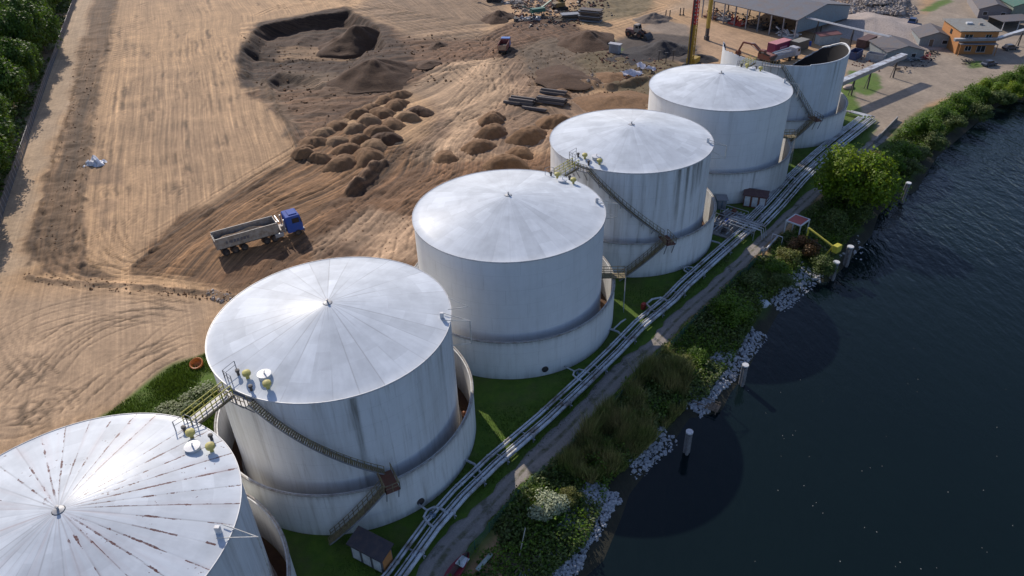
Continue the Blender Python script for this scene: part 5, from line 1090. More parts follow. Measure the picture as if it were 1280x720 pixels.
def semi(loc, rz, label, cabm=M_blue, bodym=None, short=False):
    t = empty('tipper_lorry', (*loc, gz(*loc)+.02), rz, label, 'lorry'); bodym = bodym or paint((.30, .29, .27), .6, .5, name='dusty trailer paint')
    m = MB(); m.beam((-6.2, -.45, .95), (5.6, -.45, .95), .15, .3); m.build('chassis_rail', M_dark, t); m = MB(); m.beam((-6.2, .45, .95), (5.6, .45, .95), .15, .3); m.build('chassis_rail', M_dark, t)
    x0, x1, w_, z0, z1 = -6.6, 2.2, 2.5, 1.3, 2.95; m = MB()
    for y_ in (-1.25, 1.25): m.box(((x0+x1)/2, y_-.04*(1 if y_ > 0 else -1), (z0+z1)/2), (x1-x0, .09, z1-z0))
    m.box((x0+.05, 0, (z0+z1)/2-.1), (.09, w_-.2, z1-z0-.2)); m.box((x1-.05, 0, (z0+z1)/2), (.09, w_-.2, z1-z0)); m.box(((x0+x1)/2, 0, z0+.04), (x1-x0-.2, w_-.2, .08))
    for k in range(9): m.box((x0+.4+k*1.0, -1.27, (z0+z1)/2), (.09, .07, z1-z0-.1)); m.box((x0+.4+k*1.0, 1.27, (z0+z1)/2), (.09, .07, z1-z0-.1))
    m.box(((x0+x1)/2, -1.27, z1), (x1-x0, .12, .1)); m.box(((x0+x1)/2, 1.27, z1), (x1-x0, .12, .1)); m.box((x0, 0, z1-.25), (.12, w_, .1)); b_ = m.build('tipper_body', bodym, t)
    m = MB(); xx = x0+1.5
    for k, (ww) in enumerate([.25, .1, .35, .3, .35, .3, .35, .3]): m.box((xx, -1.305, 2.1+.0*k), (ww, .03, .42 if k != 1 else .2)); xx += ww+.14
    m.build('side_marking', paint((.10, .11, .14), .6, .2), b_)
    N_ = 16; V = []
    for i in range(N_):
        for j in range(7): u_ = i/(N_-1); v_ = j/6*2-1; V.append((x0+.2+(x1-x0-.4)*u_, v_*1.14, 1.95+1.05*abs(math.sin(PI*u_))**.5*(1-abs(v_)**1.3)*(.85+.2*math.sin(u_*13))-.1))
    m = MB(); m.add(V, [(i*7+j, (i+1)*7+j, (i+1)*7+j+1, i*7+j+1) for i in range(N_-1) for j in range(6)]); m.build('sand_load', M_soil3, t, True)
    m = MB(); m.tube([(2.5, -.1, .9), (2.35, 0, 2.6)], .12, 8); m.box((2.5, 0, 2.95), (.12, 2.2, .12)); m.build('tipping_ram', M_galv, t)
    cab(t, 3.5, 5.75, 2.48, .75, 3.35, cabm)
    m = MB(); m.box((4.7, 0, 3.42), (1.2, 1.6, .12)); m.build('roof_spoiler', cabm, t, bevel=.04)
    m = MB(); m.box((5.82, 0, .75), (.2, 2.45, .5)); m.build('bumper', paint((.02, .04, .14), .5, .2), t, bevel=.04)
    for s_ in (-1, 1):
        m = MB(); m.box((2.2, s_*1.0, .85), (1.3, .5, .6)); m.build('fuel_tank', M_galv, t, bevel=.06); m = MB(); m.box((5.9, s_*.95, .85), (.1, .35, .2)); m.build('headlight', M_white, t)
        m = MB(); m.tube([(3.2, s_*.9, .9), (3.2, s_*.9, 3.0)], .09, 8); m.build('exhaust', M_galv, t); m = MB(); m.box((5.6, s_*1.42, 2.5), (.12, .2, .6)); m.build('mirror', M_black, t)
        for x_ in (-5.5, -4.2, -2.9, .3, 1.6 if False else 1.0, 4.9): wheel(t, x_ if x_ != 1.0 else 1.5, s_*1.08, .52)
    m = MB(); m.box((2.9, 0, 1.25), (.9, 1.9, .5)); m.box((2.95, -.5, 1.7), (.5, .4, .5)); m.build('engine_gear', paint((.30, .26, .24), .6, .4), t)
    return t
ra = np.array(G(277, 322)); fa = np.array(G(385, 291)); hd = (fa-ra)/np.linalg.norm(fa-ra); cc_ = (ra+fa)/2+np.array((-hd[1], hd[0]))*1.25
T1_ = semi(tuple(cc_), math.atan2(hd[1], hd[0]), 'tipper lorry with a blue cab and sand in its grey trailer'); T1_.scale = (np.linalg.norm(fa-ra)/12.6,)*3
# small tipper seen from behind
ra = np.array(G(625, 74)); fa = np.array(G(636, 53)); hd = (fa-ra)/np.linalg.norm(fa-ra); t = empty('dump_truck', (*((ra+fa)/2), gz(*((ra+fa)/2))), math.atan2(hd[1], hd[0]), 'small dusty red dump truck with a blue cab roof on the haul road', 'lorry')
L = np.linalg.norm(fa-ra); m = MB(); m.beam((-3.6, 0, .9), (3.4, 0, .9), 1., .3); m.build('chassis', M_dark, t)
bm = MB(); m_r = paint((.22, .04, .035), .6, .4)
for y_ in (-1.2, 1.2): bm.box((-1.2, y_, 2.0), (4.8, .1, 1.5))
bm.box((1.2, 0, 2.1), (.1, 2.4, 1.7)); bm.box((-1.2, 0, 1.3), (4.8, 2.3, .1)); bm.box((-3.6, 0, 1.95), (.1, 2.4, 1.3)); bm.build('tipper_body', m_r, t)
MB().box((-3.67, 0, 1.95), (.06, 2.2, 1.2)).build('tailgate', paint((.40, .27, .17), .8, .4), t); MB().box((-1.2, 0, 1.6), (4.6, 2.25, .5), taper=.8).build('load', M_black, t)
cab(t, 1.6, 3.6, 2.4, .8, 3.0, paint((.05, .16, .45), .4, .1))
for x_ in (-2.6, -1.3, 2.6):
    for s_ in (-1, 1): wheel(t, x_, s_*1.05, .52)
t.scale = (1.1,)*3
def excavator(loc, rz, label, mat, pose, s_=1., bucket=M_dark, cat='excavator'):
    t = empty('excavator', (*loc, gz(*loc)), rz, label, cat); t.scale = (s_,)*3
    for y_ in (-1.15, 1.15): m = MB(); m.sideprism([(-2, .1), (-1.7, 0), (1.7, 0), (2, .15), (2.1, .5), (1.8, .85), (-1.8, .85), (-2.1, .5)], y_-.3, y_+.3); m.build('track', M_black, t, bevel=.04)
    m = MB(); m.box((-.5, 0, 1.6), (3.2, 2.6, 1.1), taper=.93); m.build('engine_body', mat, t, bevel=.08); m = MB(); m.box((-1.9, 0, 1.5), (.6, 2.5, .9)); m.build('counterweight', M_dark, t, bevel=.1)
    cab(t, -.2, 1.3, 1., 1.1, 3.0, mat).location = (0, .75, 0)
    P = [Vector((.9, -.2, 1.8))]; 
    for L, an in pose: P.append(P[-1]+Vector((math.cos(R(an))*L, 0, math.sin(R(an))*L)))
    m = MB(); m.beam(P[0], P[1], .38, .5, up=(0, 1, 0)); m.beam(P[1], P[2], .34, .45, up=(0, 1, 0)); m.build('boom', mat, t); m = MB(); m.beam(P[2], P[3], .28, .36, up=(0, 1, 0)); m.build('stick', mat, t)
    m = MB(); m.tube([P[0]+Vector((0, 0, -.2)), (P[1]+P[2])/2], .07, 6); m.tube([P[1]+Vector((0, 0, .3)), P[2]+(P[3]-P[2])*.2+Vector((0, 0, .2))], .07, 6); m.build('ram', M_galv, t)
    q = P[3]; m = MB(); m.sideprism([(q.x-.3, q.z+.1), (q.x+.4, q.z+.1), (q.x+.5, q.z-.5), (q.x, q.z-1.), (q.x-.7, q.z-.7), (q.x-.4, q.z-.45)], -.7, .3); m.build('bucket', bucket, t, bevel=.04); return t
excavator(G(618, 2), 2.9, 'excavator with a dark red boom reaching down beside the grey heap', paint((.22, .07, .05), .6, .4), [(3, 55), (2.6, 15), (3, -75)], 1.25)
excavator(G(700, 12), .4, 'dark yellow excavator standing among scrap left of the plate stack', paint((.22, .14, .03), .6, .5), [(3, 50), (2.6, 10), (2.6, -70)], 1.2)
excavator(G(956, 79), 2.2, 'red-brown demolition excavator reaching over the cut wall of the roofless tank', paint((.22, .07, .045), .6, .4), [(3, 30), (3, -2), (2.4, -65)], 1.25, M_rust)
t = empty('wheel_loader', (*G(795, 46), 0), 5.6, 'old brown wheel loader facing the black slag heap', 'wheel loader'); t.scale = (1.25,)*3
m = MB(); m.box((-1.4, 0, 1.3), (2.6, 1.9, 1.1), taper=.9); m.build('engine_body', paint((.22, .10, .08), .6, .4), t, bevel=.08); cab(t, -.5, 1., 1.6, 1.3, 3.1, paint((.36, .30, .24), .6, .3)); m = MB(); m.box((1.2, 0, 1.), (1.4, 1.1, .8)); m.build('front_frame', M_dark, t)
m = MB(); m.sideprism([(2.9, .1), (4.1, .1), (3.6, .9), (3.0, 1.3), (2.8, .7)], -1.4, 1.4); m.build('bucket', M_dark, t)
for s_ in (-.6, .6): m = MB(); m.beam((1., s_, 1.7), (3., s_, .8), .2, .3); m.build('lift_arm', M_rust, t)
for x_ in (-1.6, 1.4):
    for s_ in (-1, 1): wheel(t, x_, s_*1.05, .75, .5, M_rust)
# grey machine with the tank demolition
t = empty('mobile_crusher', (*G(975, 77), 0), .55, 'grey mobile crusher lorry between the red container and the roofless tank', 'crusher'); t.scale = (1.1,)*3
m = MB(); m.box((0, 0, 1.6), (8., 2.2, 1.1), taper=.9); m.build('body', paint((.28, .29, .32), .5, .3), t, bevel=.08); cab(t, 4.1, 5.8, 2.3, .8, 2.9, paint((.42, .42, .45), .5, .2)); m = MB(); m.beam((-4, 0, 2.), (-7.2, 0, 3.6), .8, .3); m.build('feed_belt', M_dark, t)
m = MB(); m.tube([(-3, .4, 2.6), (3.5, .4, 2.8)], .2, 8); m.tube([(-3, -.5, 2.5), (3, -.5, 2.6)], .14, 8); m.build('pipework', M_galv, t, True)
for x_ in (-3, -1.8, 2.2, 4.6):
    for s_ in (-1, 1): wheel(t, x_, s_*1.05, .5)
# ---- masts
c = GV(862, 84); t = empty('piling_rig', (c.x, c.y, 0), .9, 'tall piling rig with a red and yellow mast behind the fifth tank', 'piling rig')
def lattice(name, z0, z1, w_, mat, loc=(0, 0)):
    m = MB(); 
    for sx_ in (-1, 1):
        for sy in (-1, 1): m.beam((loc[0]+sx_*w_/2, loc[1]+sy*w_/2, z0), (loc[0]+sx_*w_/2, loc[1]+sy*w_/2, z1), .22)
    z = z0; k = 0
    while z < z1-.1:
        zz = min(z+1.2, z1)
        for sy in (-1, 1): m.beam((loc[0]-w_/2, loc[1]+sy*w_/2, z if k % 2 else zz), (loc[0]+w_/2, loc[1]+sy*w_/2, zz if k % 2 else z), .1)
        for sx_ in (-1, 1): m.beam((loc[0]+sx_*w_/2, loc[1]-w_/2, z if k % 2 else zz), (loc[0]+sx_*w_/2, loc[1]+w_/2, zz if k % 2 else z), .1)
        z = zz; k += 1
    m.box((loc[0], loc[1], (z0+z1)/2), (w_*.62, w_*.62, z1-z0)); return m.build(name, mat, t)
M_my = paint((.40, .27, .03), .6, .3); lattice('lower_mast', 1, 11.5, 1.2, M_my); lattice('upper_mast', 11.5, 24, 1.1, paint((.50, .03, .04), .5, .2))
m = MB(); 
for k in range(8): m.box((-.45, -.0, 12.2+k*.9), (.05, .7, .28)); m.box((.1, -.62, 12.2+k*.9), (.5, .05, .28))
m.build('mast_marking', M_white, t)
MB().beam((-1.1, 0, .6), (-1.1, 0, 18), .35).build('drill_rod', M_dark, t); m = MB(); m.box((1.8, 0, 1.5), (3.4, 2.6, 1.6)); m.build('engine_body', M_my, t, bevel=.08)
for y_ in (-1.3, 1.3): m = MB(); m.sideprism([(-1.2, .1), (3.6, .1), (3.9, .5), (3.6, .9), (-1.2, .9), (-1.5, .5)], y_-.35, y_+.35); m.build('track', M_black, t)
c = GV(883, 50); t = empty('drop_hammer_mast', (c.x, c.y, 0), .3, 'yellow mast with a dark hammer foot, right of the piling rig', 'piling mast')
MB().box((0, 0, 11), (.95, .95, 15)).build('mast', M_my, t, bevel=.06); m = MB(); m.box((0, 0, 2.3), (.8, .9, 3.)); m.box((0, 0, .6), (1.2, 1.2, 1.2)); m.build('hammer', M_dark, t, bevel=.05); m = MB(); m.beam((.55, 0, 4), (.55, 0, 18), .14); m.build('guide_rail', M_dark, t)
# ---- buildings and yard
def gable(FL, FR, BL, ze, zr, wall, roof, label, name='house', z0=0, wins=()):
    """px corners of the eaves: front-left, front-right, back-left; ridge runs front to back"""
    A_ = GV(*FL, ze); B_ = GV(*FR, ze); D_ = GV(*BL, ze); u = B_-A_; u.z = 0; v = D_-A_; v.z = 0; un = u.normalized(); vn = Vector((-un.y, un.x, 0)); Wd = u.length/2; L = v.dot(vn); c = A_+u/2; rz = math.atan2(un.y, un.x)
    t = empty(name, (c.x, c.y, 0), rz, label, 'building'); L = abs(L); m = MB()
    m.add([(-Wd, 0, 0), (Wd, 0, 0), (Wd, 0, ze), (0, 0, zr), (-Wd, 0, ze), (-Wd, L, 0), (Wd, L, 0), (Wd, L, ze), (0, L, zr), (-Wd, L, ze)], [(0, 1, 2, 3, 4), (9, 8, 7, 6, 5), (1, 6, 7, 2), (5, 0, 4, 9)]); m.build('wall', wall, t)
    rf = MB(); o_ = .4; k = (zr-ze)/Wd
    for s_ in (-1, 1):
        a = [(s_*(Wd+o_), -o_, ze-k*o_), (0, -o_, zr), (0, L+o_, zr), (s_*(Wd+o_), L+o_, ze-k*o_)]; b = [(p[0], p[1], p[2]+.14) for p in a]; f = [(0, 1, 2, 3), (7, 6, 5, 4), (4, 5, 1, 0), (5, 6, 2, 1), (6, 7, 3, 2), (7, 4, 0, 3)]
        rf.add([(p[0], p[1], p[2]+.01) for p in a+b], f if s_ > 0 else [q[::-1] for q in f])
    rf.build('roof', roof, t)
    for (fx_, z_, w_, h_) in wins:
        m = MB(); m.box((fx_*Wd, -.04, z_), (w_, .06, h_)); f = m.build('window', M_glass if h_ < 1.6 else M_wood, t); m = MB()
        for s_ in (-1, 1): m.box((fx_*Wd+s_*(w_/2+.04), -.06, z_), (.08, .08, h_+.16)); m.box((fx_*Wd, -.06, z_+s_*(h_/2+.04)), (w_, .08, .08))
        m.build('frame', M_white, f)
    return t
M_rfg = paint((.10, .098, .11), .8, .35, name='felt roof', scale=.6); M_wbl = paint((.24, .27, .28), .7, .2, name='pale render')
gable((1110, 65), (1156, 63), (1094, 51), 2.6, 4.0, M_wbl, M_rfg, 'low house with a grey felt gable roof beside the blue skip', wins=[(.45, 1.4, 1.2, 1.), (-.4, 1.2, 1.1, 2.)])
gable((1151, 47), (1193, 48), (1132, 36), 2.6, 4.2, M_wbl, M_rfg, 'low grey-roofed house directly left of the orange house', wins=[(.5, 1.5, 1.3, 1.), (-.3, 1.2, 1.1, 2.)])
gable((1225, 11), (1266, 13), (1200, -9), 2.8, 4.4, paint((.20, .19, .20), .7, .2), M_rfg, 'wide dark-roofed house at the top right corner', wins=[(-.6, 1.5, 1.2, 1.), (.5, 1.5, 1.2, 1.)])
gable((1268, 8), (1310, 8), (1250, -8), 4.2, 6., paint((.20, .24, .20), .7, .2), paint((.03, .13, .09), .6, .3), 'green-roofed building cut off by the top right corner')
t = empty('carport', (*G(1270, 38), 0), .1, 'dark carport with white posts at the right edge', 'carport'); MB().box((0, 3, 2.9), (11, 7, .15)).build('roof', M_rfg, t)
for xx in (-5, 0, 5): m = MB(); m.beam((xx, -.3, 0), (xx, -.3, 2.85), .16); m.build('post', M_white, t)
MB().box((0, 6.2, 1.4), (10.6, .15, 2.8)).build('back_wall', M_dark, t)
# orange house
ZH = 6.2; A_ = GV(1201, 40, ZH); B_ = GV(1253, 40, ZH); D_ = GV(1180, 24, ZH); u = B_-A_; un = u.normalized(); vn = Vector((-un.y, un.x, 0)); Wd = u.length/2; L = (D_-A_).dot(vn); c = A_+u/2+vn*L/2; rz = math.atan2(un.y, un.x)
t = empty('orange_house', (c.x, c.y, 0), rz, 'two-storey orange rendered house with a flat grey roof', 'building'); Wd -= .5; Lh = L/2-.5
MB().box((0, 0, ZH/2), (2*Wd, 2*Lh, ZH)).build('wall', M_orange, t); MB().box((0, 0, ZH+.12), (2*Wd+1, 2*Lh+1, .24)).build('roof', paint((.23, .235, .22), .85, .3), t, bevel=.03)
MB().box((-.5, .5, ZH+.5), (1.6, 1.1, .5)).build('skylight', M_white, t, bevel=.04); MB().box((2.2, -.3, ZH+.5), (.9, .9, .6)).build('chimney', M_conc, t)
for (xx, zz, ww, hh) in [(-Wd*.55, 4.7, 2.0, 1.3), (Wd*.5, 4.7, 1.5, 1.3), (Wd*.3, 1.5, 2.2, 1.6), (-Wd*.4, 1.6, 1.6, 1.2)]:
    m = MB(); m.box((xx, -Lh-.03, zz), (ww, .06, hh)); f = m.build('window', M_glass, t); m = MB()
    for s_ in (-1, 0, 1): m.box((xx+s_*(ww/2), -Lh-.07, zz), (.07, .06, hh+.1))
    m.box((xx, -Lh-.09, zz-hh/2-.06), (ww+.2, .14, .08)); m.build('frame', M_white, f)
m = MB(); m.box((-Wd-.03, 0, 4.6), (.06, 1.3, 1.3)); m.build('window', M_glass, t)
m = MB(); m.box((0, -Lh-.9, 3.15), (2*Wd, 1.8, .12)); m.build('porch_roof', paint((.26, .26, .28), .6, .2), t)
for s_ in (-1, 1): m = MB(); m.beam((s_*(Wd-.1), -Lh-1.6, 0), (s_*(Wd-.1), -Lh-1.6, 3.1), .14); m.build('porch_post', M_orange, t)
# elevated pipe bridges
def bridge(name, P, w_, hh, label, mat, legs=(), roofed=True):
    P = [Vector(p) for p in P]; t = empty(name, (P[0].x, P[0].y, 0), 0, label, 'pipe bridge'); o0 = Vector((P[0].x, P[0].y, 0)); P = [p-o0 for p in P]
    if roofed:
        m = MB(); [m.beam(a, b, w_, hh) for a, b in zip(P[:-1], P[1:])]; m.build('gallery', mat, t); m = MB(); [m.beam(a+Vector((0, 0, hh*.62)), b+Vector((0, 0, hh*.62)), w_*1.15, hh*.16) for a, b in zip(P[:-1], P[1:])]; m.build('cover', M_pipe, t)
    else:
        for o_ in (-w_/2, w_/2): m = MB(); d = (P[1]-P[0]).normalized(); s_ = Vector((-d.y, d.x, 0))*o_; m.tube([p+s_ for p in P], hh, 8); m.build('pipe', mat, t, True)
    for (i, f) in legs:
        q = P[i]+(P[i+1]-P[i])*f; m = MB(); m.beam((q.x, q.y, 0), (q.x, q.y, q.z-hh/2), .28); m.beam((q.x-.8, q.y, 0), (q.x, q.y, q.z-hh/2), .12); m.build('leg', M_dark, t)
bridge('pipe_bridge', [GV(1046, 106, 4.5), GV(1092, 86, 4.8), GV(1130, 70, 5)], 1.5, .9, 'thick pale covered pipe bridge beside the roofless tank', M_grey, [(0, .5), (0, .95), (1, .8)])
bridge('pipe_bridge', [GV(1005, 21, 6), GV(1060, 34, 6), GV(1113, 46, 6)], .9, .16, 'pair of thin white pipes on tall posts crossing above the containers', M_white, [(0, .35), (1, .15)], False)
bridge('pipe_bridge', [GV(1193, 50, 4.2), GV(1246, 49, 4.2), GV(1300, 32, 4.2)], 1.0, .6, 'grey covered pipe bridge passing before the orange house', M_grey, [(1, .6)])
# containers and skips
def container(a, b, L, W_, H_, rz, mat, top, label, marks=False, cat='container'):
    t = empty('shipping_container' if cat == 'container' else 'skip', (*G(a, b), 0), rz, label, cat); m = MB(); n = int(L/.28)
    m.box((0, 0, H_/2+.1), (L, W_, H_))
    for k in range(n):
        xx = -L/2+(k+.5)*L/n
        for s_ in (-1, 1): m.box((xx, s_*(W_/2+.02), H_/2+.1), (L/n*.5, .05, H_-.3))
    m.build('body', mat, t)
    m = MB(); m.box((0, 0, H_+.14), (L+.05, W_+.05, .08)); m.build('roof', top, t)
    m = MB(); [m.box((-L/2-.03, s_*W_/4, H_/2+.1), (.05, W_/2-.06, H_-.2)) for s_ in (-1, 1)]; m.build('door', mat, t)
    if marks:
        m = MB(); xx = -L*.2
        for ww in (.35, .2, .4, .3, .35, .3, .4): m.box((xx, -W_/2-.06, H_*.55), (ww, .03, .5)); xx += ww+.14
        m.build('side_marking', paint((.62, .35, .45), .6, .1), t)
    return t
M_mag = paint((.20, .02, .09), .6, .3); container(973, 64, 7.2, 2.8, 2.7, .62, M_mag, paint((.50, .20, .22), .7, .2), 'crimson shipping container with a faded pink roof', True)
container(998, 62, 5.2, 2.8, 2.6, .62, paint((.15, .13, .10), .7, .3), paint((.24, .24, .22), .8, .3), 'olive-brown container beside the crimson one')
container(1082, 57, 7, 2.8, 2.2, .75, paint((.09, .04, .04), .7, .4), paint((.10, .05, .05), .8, .3), 'dark rusty container behind the blue skip')
def skip(a, b, rz, mat, label, inner=M_rust):
    t = empty('skip', (*G(a, b), 0), rz, label, 'skip', 'open skips beside the roofless tank'); m = MB(); L, W_, H_ = 4.6, 2.3, 2.
    for s_ in (-1, 1): m.box((0, s_*W_/2, H_/2), (L, .1, H_)); m.box((s_*L/2, 0, H_/2), (.1, W_-.1, H_))
    for k in range(5):
        for s_ in (-1, 1): m.box((-L/2+.5+k*.9, s_*(W_/2+.06), H_/2), (.1, .06, H_))
    m.build('body', mat, t); MB().box((0, 0, .8), (L-.2, W_-.2, .3)).build('load', inner, t)
skip(1068, 72, .8, paint((.03, .06, .16), .6, .3), 'open dark blue skip right behind the rim of the roofless tank'); skip(1094, 76, -.75, paint((.34, .36, .38), .6, .3), 'open pale skip with a rust-red load, right of the blue skip')
hut('site_hut', G(1024, 57), G(1049, 54), G(1023, 53.5), 2.6, .3, paint((.36, .40, .40), .7, .2), paint((.16, .05, .05), .7, .3), 'small white hut with a dark red roof behind the roofless tank', 'hut', 0)
hut('kiosk', G(761, 66), G(774, 68), G(761.5, 64.6), 2.6, .1, paint((.30, .33, .37), .6, .2), paint((.42, .42, .44), .6, .2), 'small blue-grey kiosk on a green patch by the slag heap', 'kiosk', 1, pm=M_grey)
m = MB(); m.lathe([(0, 0), (.8, 0), (.85, .5), (.6, .9), (0, 1.)], 12); o = m.build('covered_boat', paint((.42, .32, .26), .7, .2), smooth=True); o.location = (*G(1060, 110), 0); o.scale = (2.2, 1.1, .8); o.rotation_euler[2] = .6; tag(o, 'beige covered load on the small lawn beside the pipe bridge', 'covered load')
m = MB(); m.tube([(*G(1012, 57), 0), (*G(1012, 57), 1.2)], .4, 14); tag(m.build('blue_drum', M_blue), 'blue drum standing beside the olive container', 'drum')
# cars
def car(a, b, rz, mat, label, s_=1.):
    t = empty('parked_car', (*G(a, b), 0), rz, label, 'car', 'cars parked around the yard'); t.scale = (s_,)*3
    m = MB(); m.sideprism([(-2.1, .3), (2.1, .3), (2.15, .7), (1.2, .95), (-1.9, 1.0), (-2.15, .8)], -.85, .85); m.build('body', mat, t, bevel=.06); m = MB(); m.sideprism([(-1.8, .95), (1.0, .93), (.4, 1.45), (-1.3, 1.5)], -.74, .74); m.build('cabin', M_glass, t, bevel=.05)
    m = MB(); m.box((-.45, 0, 1.5), (1.6, 1.35, .05)); m.build('roof', mat, t, bevel=.02)
    for x_ in (-1.3, 1.35):
        for sy in (-1, 1): wheel(t, x_, sy*.8, .33, .2, M_galv)
car(1116, 39, .9, paint((.02, .02, .028), .3, .1), 'black off-road car by the grey-roofed house', 1.15); car(1236, 82, .35, paint((.06, .08, .12), .3, .1), 'dark blue car parked in front of the orange house'); car(1140, 30, .95, paint((.02, .05, .14), .4, .1), 'dark blue van-like car behind the grey-roofed houses', 1.3)
car(1262, 62, .2, paint((.07, .07, .08), .3, .1), 'dark grey car right of the orange house')
# junk by the houses
for a, b, mt, l in [(1154, 74, M_red, 'tangle of red scrap frames in front of the low houses'), (1164, 68, M_dark, 'dark heap of scrap metal against the house corner'), (1140, 76, M_galv, 'pale pile of sheets before the low house'), (1124, 88, M_wood, 'old wooden cart under the end of the pipe bridge'), (1215, 80, M_dark, 'dark garden junk before the orange house'), (1178, 58, M_red, 'stack of red crates between the grey and orange houses')]:
    m = MB(); c = GV(a, b)
    for k in range(16):
        p = c+Vector((random.uniform(-1.8, 1.8), random.uniform(-1.2, 1.2), random.uniform(.1, .9))); q = p+Vector((random.uniform(-1.3, 1.3), random.uniform(-1.3, 1.3), random.uniform(-.3, .8))); m.beam(p, q, random.uniform(.06, .35), random.uniform(.06, .2))
    tag(m.build('scrap_pile' if 'cart' not in l else 'cart', mt), l, 'scrap' if 'cart' not in l else 'cart', None)
# people-high posts near shed
pn = ['leftmost', 'second', 'third', 'rightmost']
for k, (a, b) in enumerate([(832, 22), (837, 22), (850, 19), (854, 19)]):
    m = MB(); c = GV(a, b); m.tube([c, c+Vector((0, 0, 2.4))], .17, 8); m.box(c+Vector((0, 0, .12)), (.7, .7, .25)); tag(m.build('steel_post', M_dark), '%s of four dark posts standing behind the gravel cone' % pn[k], 'post', 'dark posts behind the gravel cone')
for k, (a, b) in enumerate([(823, 78), (832, 80), (841, 77)]):
    m = MB(); c = GV(a, b); m.tube([c, c+Vector((0, 0, 3.2))], .12, 8); m.box(c+Vector((0, 0, 3.1)), (.9, .4, .2)); tag(m.build('lamp_mast', M_dark), '%s of three short dark masts beside the black slag' % ['left', 'middle', 'right'][k], 'mast', 'dark masts beside the slag')
# ---- open shed
E1 = GV(880, -2, 6.); E2 = GV(997, 25, 6.); un = (E2-E1).normalized(); vn = Vector((-un.y, un.x, 0)); c = (E1+E2)/2; Wd = (E2-E1).length/2; Ls = 26
t = empty('open_shed', (c.x, c.y, 0), math.atan2(un.y, un.x), 'large open-fronted shed with a grey sheet roof at the top edge', 'building')
M_shr = paint((.13, .135, .15), .6, .4, name='sheet roofing', scale=.4)
m = MB(); vs = [(-Wd-.5, -.6, 5.9), (Wd+.5, -.6, 5.9), (Wd+.5, Ls/2, 8.4), (-Wd-.5, Ls/2, 8.4), (Wd+.5, Ls+.6, 5.9), (-Wd-.5, Ls+.6, 5.9)]; k = len(vs); vs += [(a, b, c_+.2) for a, b, c_ in vs]
m.add(vs, [(0, 3, 2, 1), (3, 5, 4, 2), (6, 7, 8, 9), (9, 8, 10, 11), (0, 1, 7, 6), (4, 5, 11, 10), (1, 2, 8, 7), (2, 4, 10, 8), (3, 0, 6, 9), (5, 3, 9, 11)]); m.build('roof', M_shr, t)
m = MB(); m.add([(Wd+.2, .2, 2.2), (Wd+.2, Ls, 2.2), (Wd+.2, Ls, 5.8), (Wd+.2, Ls/2, 8.3), (Wd+.2, .2, 5.8), (Wd+.1, .2, 2.2), (Wd+.1, Ls, 2.2), (Wd+.1, Ls, 5.8), (Wd+.1, Ls/2, 8.3), (Wd+.1, .2, 5.8)], [(0, 1, 2, 3, 4), (9, 8, 7, 6, 5)]); m.build('gable_cladding', paint((.20, .26, .30), .6, .2), t)
m = MB(); m.box((0, Ls, 3), (2*Wd, .2, 5.8)); m.build('back_wall', M_grey, t)
for k in range(9): m = MB(); xx = -Wd+k*2*Wd/8; m.beam((xx, 0, 0), (xx, 0, 5.8), .3); m.box((xx, -.1, 5.2), (.5, .12, .7)); m.build('column', M_grey if k % 2 else M_galv, t)
for k in range(5): m = MB(); xx = -Wd+k*2*Wd/4; m.beam((xx, Ls*.5, 0), (xx, Ls*.5, 8.1), .3); m.build('column', M_dark, t)
shm = t.matrix_world.copy(); shm = Matrix.Translation(c*Vector((1, 1, 0)) if False else (c.x, c.y, 0)) @ Matrix.Rotation(math.atan2(un.y, un.x), 4, 'Z')
sl_ = ['red farm machine frame at the front of the open shed', 'dark machine stored in the middle of the open shed', 'grey pallet stack inside the open shed', 'second dark machine under the open shed, beside the right columns', 'pale crates under the open shed', 'rusty frame stored under the shed roof, far left']
for k, (xx, yy, mt) in enumerate([(-Wd*.25, 1.5, M_red), (Wd*.15, 3, M_dark), (-Wd*.6, 2.5, M_grey), (Wd*.55, 4, M_dark), (Wd*.8, 2, M_white), (-Wd*.85, 2, M_rust)]):
    m = MB()
    for q in range(26):
        p = Vector((xx+random.uniform(-2.6, 2.6), yy+random.uniform(-1.5, 1.5), random.uniform(.1, 1.9))); e = p+Vector((random.uniform(-2, 2), random.uniform(-1.2, 1.2), random.uniform(-.6, 1.1))); m.beam(p, e, random.uniform(.08, .5), random.uniform(.08, .4))
    m.box((xx, yy, .35), (5.2, 3, .5)); o = m.build('stored_machine' if mt is not M_white else 'crate_stack', mt); o.matrix_world = shm; tag(o, sl_[k], 'machine' if mt is not M_white else 'crates')
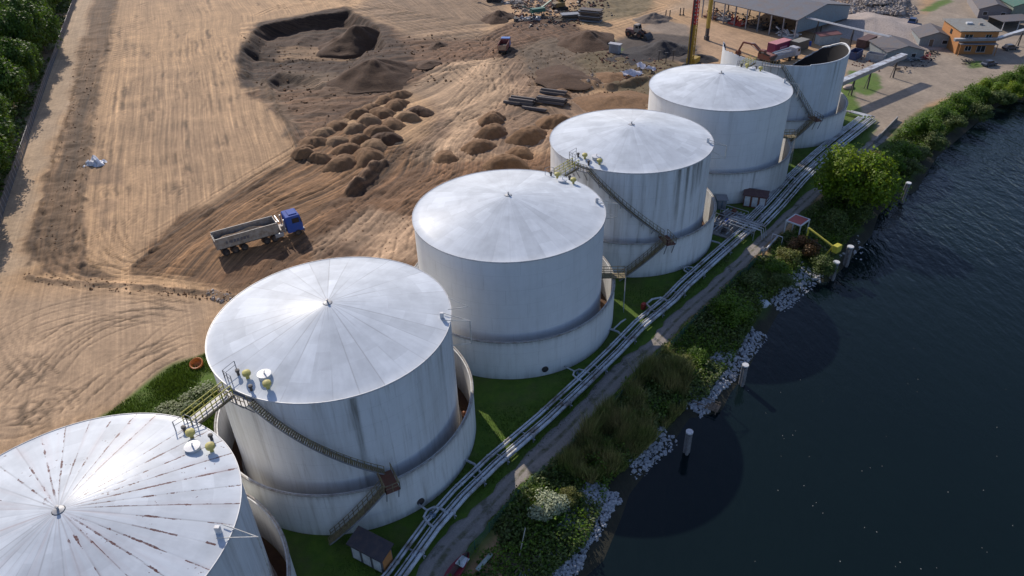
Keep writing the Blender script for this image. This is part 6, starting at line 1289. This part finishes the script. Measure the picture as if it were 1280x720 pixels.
# ---- green screening plant, plank stack at top centre
t = empty('screening_plant', (*G(672, 20), 0), .4, 'green screening plant with pale conveyor arms among scrap at the top edge', 'screening plant'); M_gp = paint((.02, .14, .10), .6, .3)
m = MB(); m.box((0, 0, 2.), (5, 2, 1.2)); m.build('hopper', M_gp, t)
for s_, mt in ((1, M_gp), (-1, M_gp)): m = MB(); m.beam((0, s_*.8, 1.4), (s_*6, s_*1.5, 4.2), .8, .3); m.build('conveyor_arm', mt, t)
for xx in (-2, 2):
    for yy in (-.8, .8): m = MB(); m.beam((xx, yy, 0), (xx, yy, 1.6), .2); m.build('leg', M_dark, t)
for k, (a, b, mt, l) in enumerate([(655, 26, M_dark, 'dark mixed scrap pile in front of the screening plant'), (664, 24, M_galv, 'pale bars thrown beside the dark scrap pile'), (650, 8, M_wood, 'brown timber heap left of the screening plant'), (690, 8, M_rust, 'rusty scrap behind the green screening plant'), (700, 26, M_wood, 'broken slabs right of the screening plant'), (640, 4, M_conc, 'pale stone blocks at the top edge')]):
    m = MB(); c = GV(a, b)
    for q in range(24): p = c+Vector((random.uniform(-3.4, 3.4), random.uniform(-2, 2), random.uniform(.1, .8))); e = p+Vector((random.uniform(-1.8, 1.8), random.uniform(-1.5, 1.5), random.uniform(-.3, .7))); m.beam(p, e, random.uniform(.1, .7), random.uniform(.08, .4))
    m.box(c+Vector((0, 0, .2)), (6, 3.4, .4), taper=.7); tag(m.build('scrap_pile', mt), l, 'scrap')
for k, (a, b, n, l) in enumerate([(738, 26, 8, 'tall stack of dark steel plates at the top centre'), (712, 24, 4, 'lower stack of grey slabs left of the plate stack')]):
    t = empty('plate_stack', (*G(a, b), 0), -.5 if k == 0 else .1, l, 'stack')
    for q in range(n): m = MB(); m.box((random.uniform(-.2, .2), random.uniform(-.2, .2), .25+q*.48), (7.5 if k == 0 else 6, 3.2, .26), rz=random.uniform(-.03, .03)); m.build('plate', [M_grey, M_beam, M_wood][q % 3], t)

# ---- loose scrap and rubble over the demolition area
lumps('demolition_scrap', scat(px([(640, 0), (760, -4), (735, 32), (700, 34), (640, 30)]), 420, .25, 1.3)+scat(px([(735, 60), (830, 72), (840, 84), (800, 108), (770, 100)]), 220, .2, .9)+scat(px([(1060, 60), (1110, 74), (1100, 92), (1066, 84)]), 60, .2, .8), M_rust, 'rusty scrap pieces scattered over the demolition yard')
lumps('broken_slabs', scat(px([(642, -4), (710, -4), (700, 20), (650, 16)]), 260, .3, 1.8)+scat(px([(660, 84), (740, 92), (760, 112), (690, 108)]), 160, .2, 1.0)+scat(px([(770, 84), (830, 84), (812, 100), (780, 104)]), 60, .2, .8), paint((.42, .34, .27), .9, .4, name='broken slab'), 'pale broken slabs scattered over the demolition yard')
lumps('dark_debris', scat(px([(640, 8), (760, 0), (770, 20), (690, 40), (640, 34)]), 300, .25, 1.2)+scat(px([(1135, 60), (1170, 66), (1166, 82), (1140, 84)]), 90, .2, .8)+scat(px([(890, 10), (990, 30), (985, 42), (900, 26)]), 160, .3, 1.2), M_dark, 'dark debris and parts lying in the yard and shed')
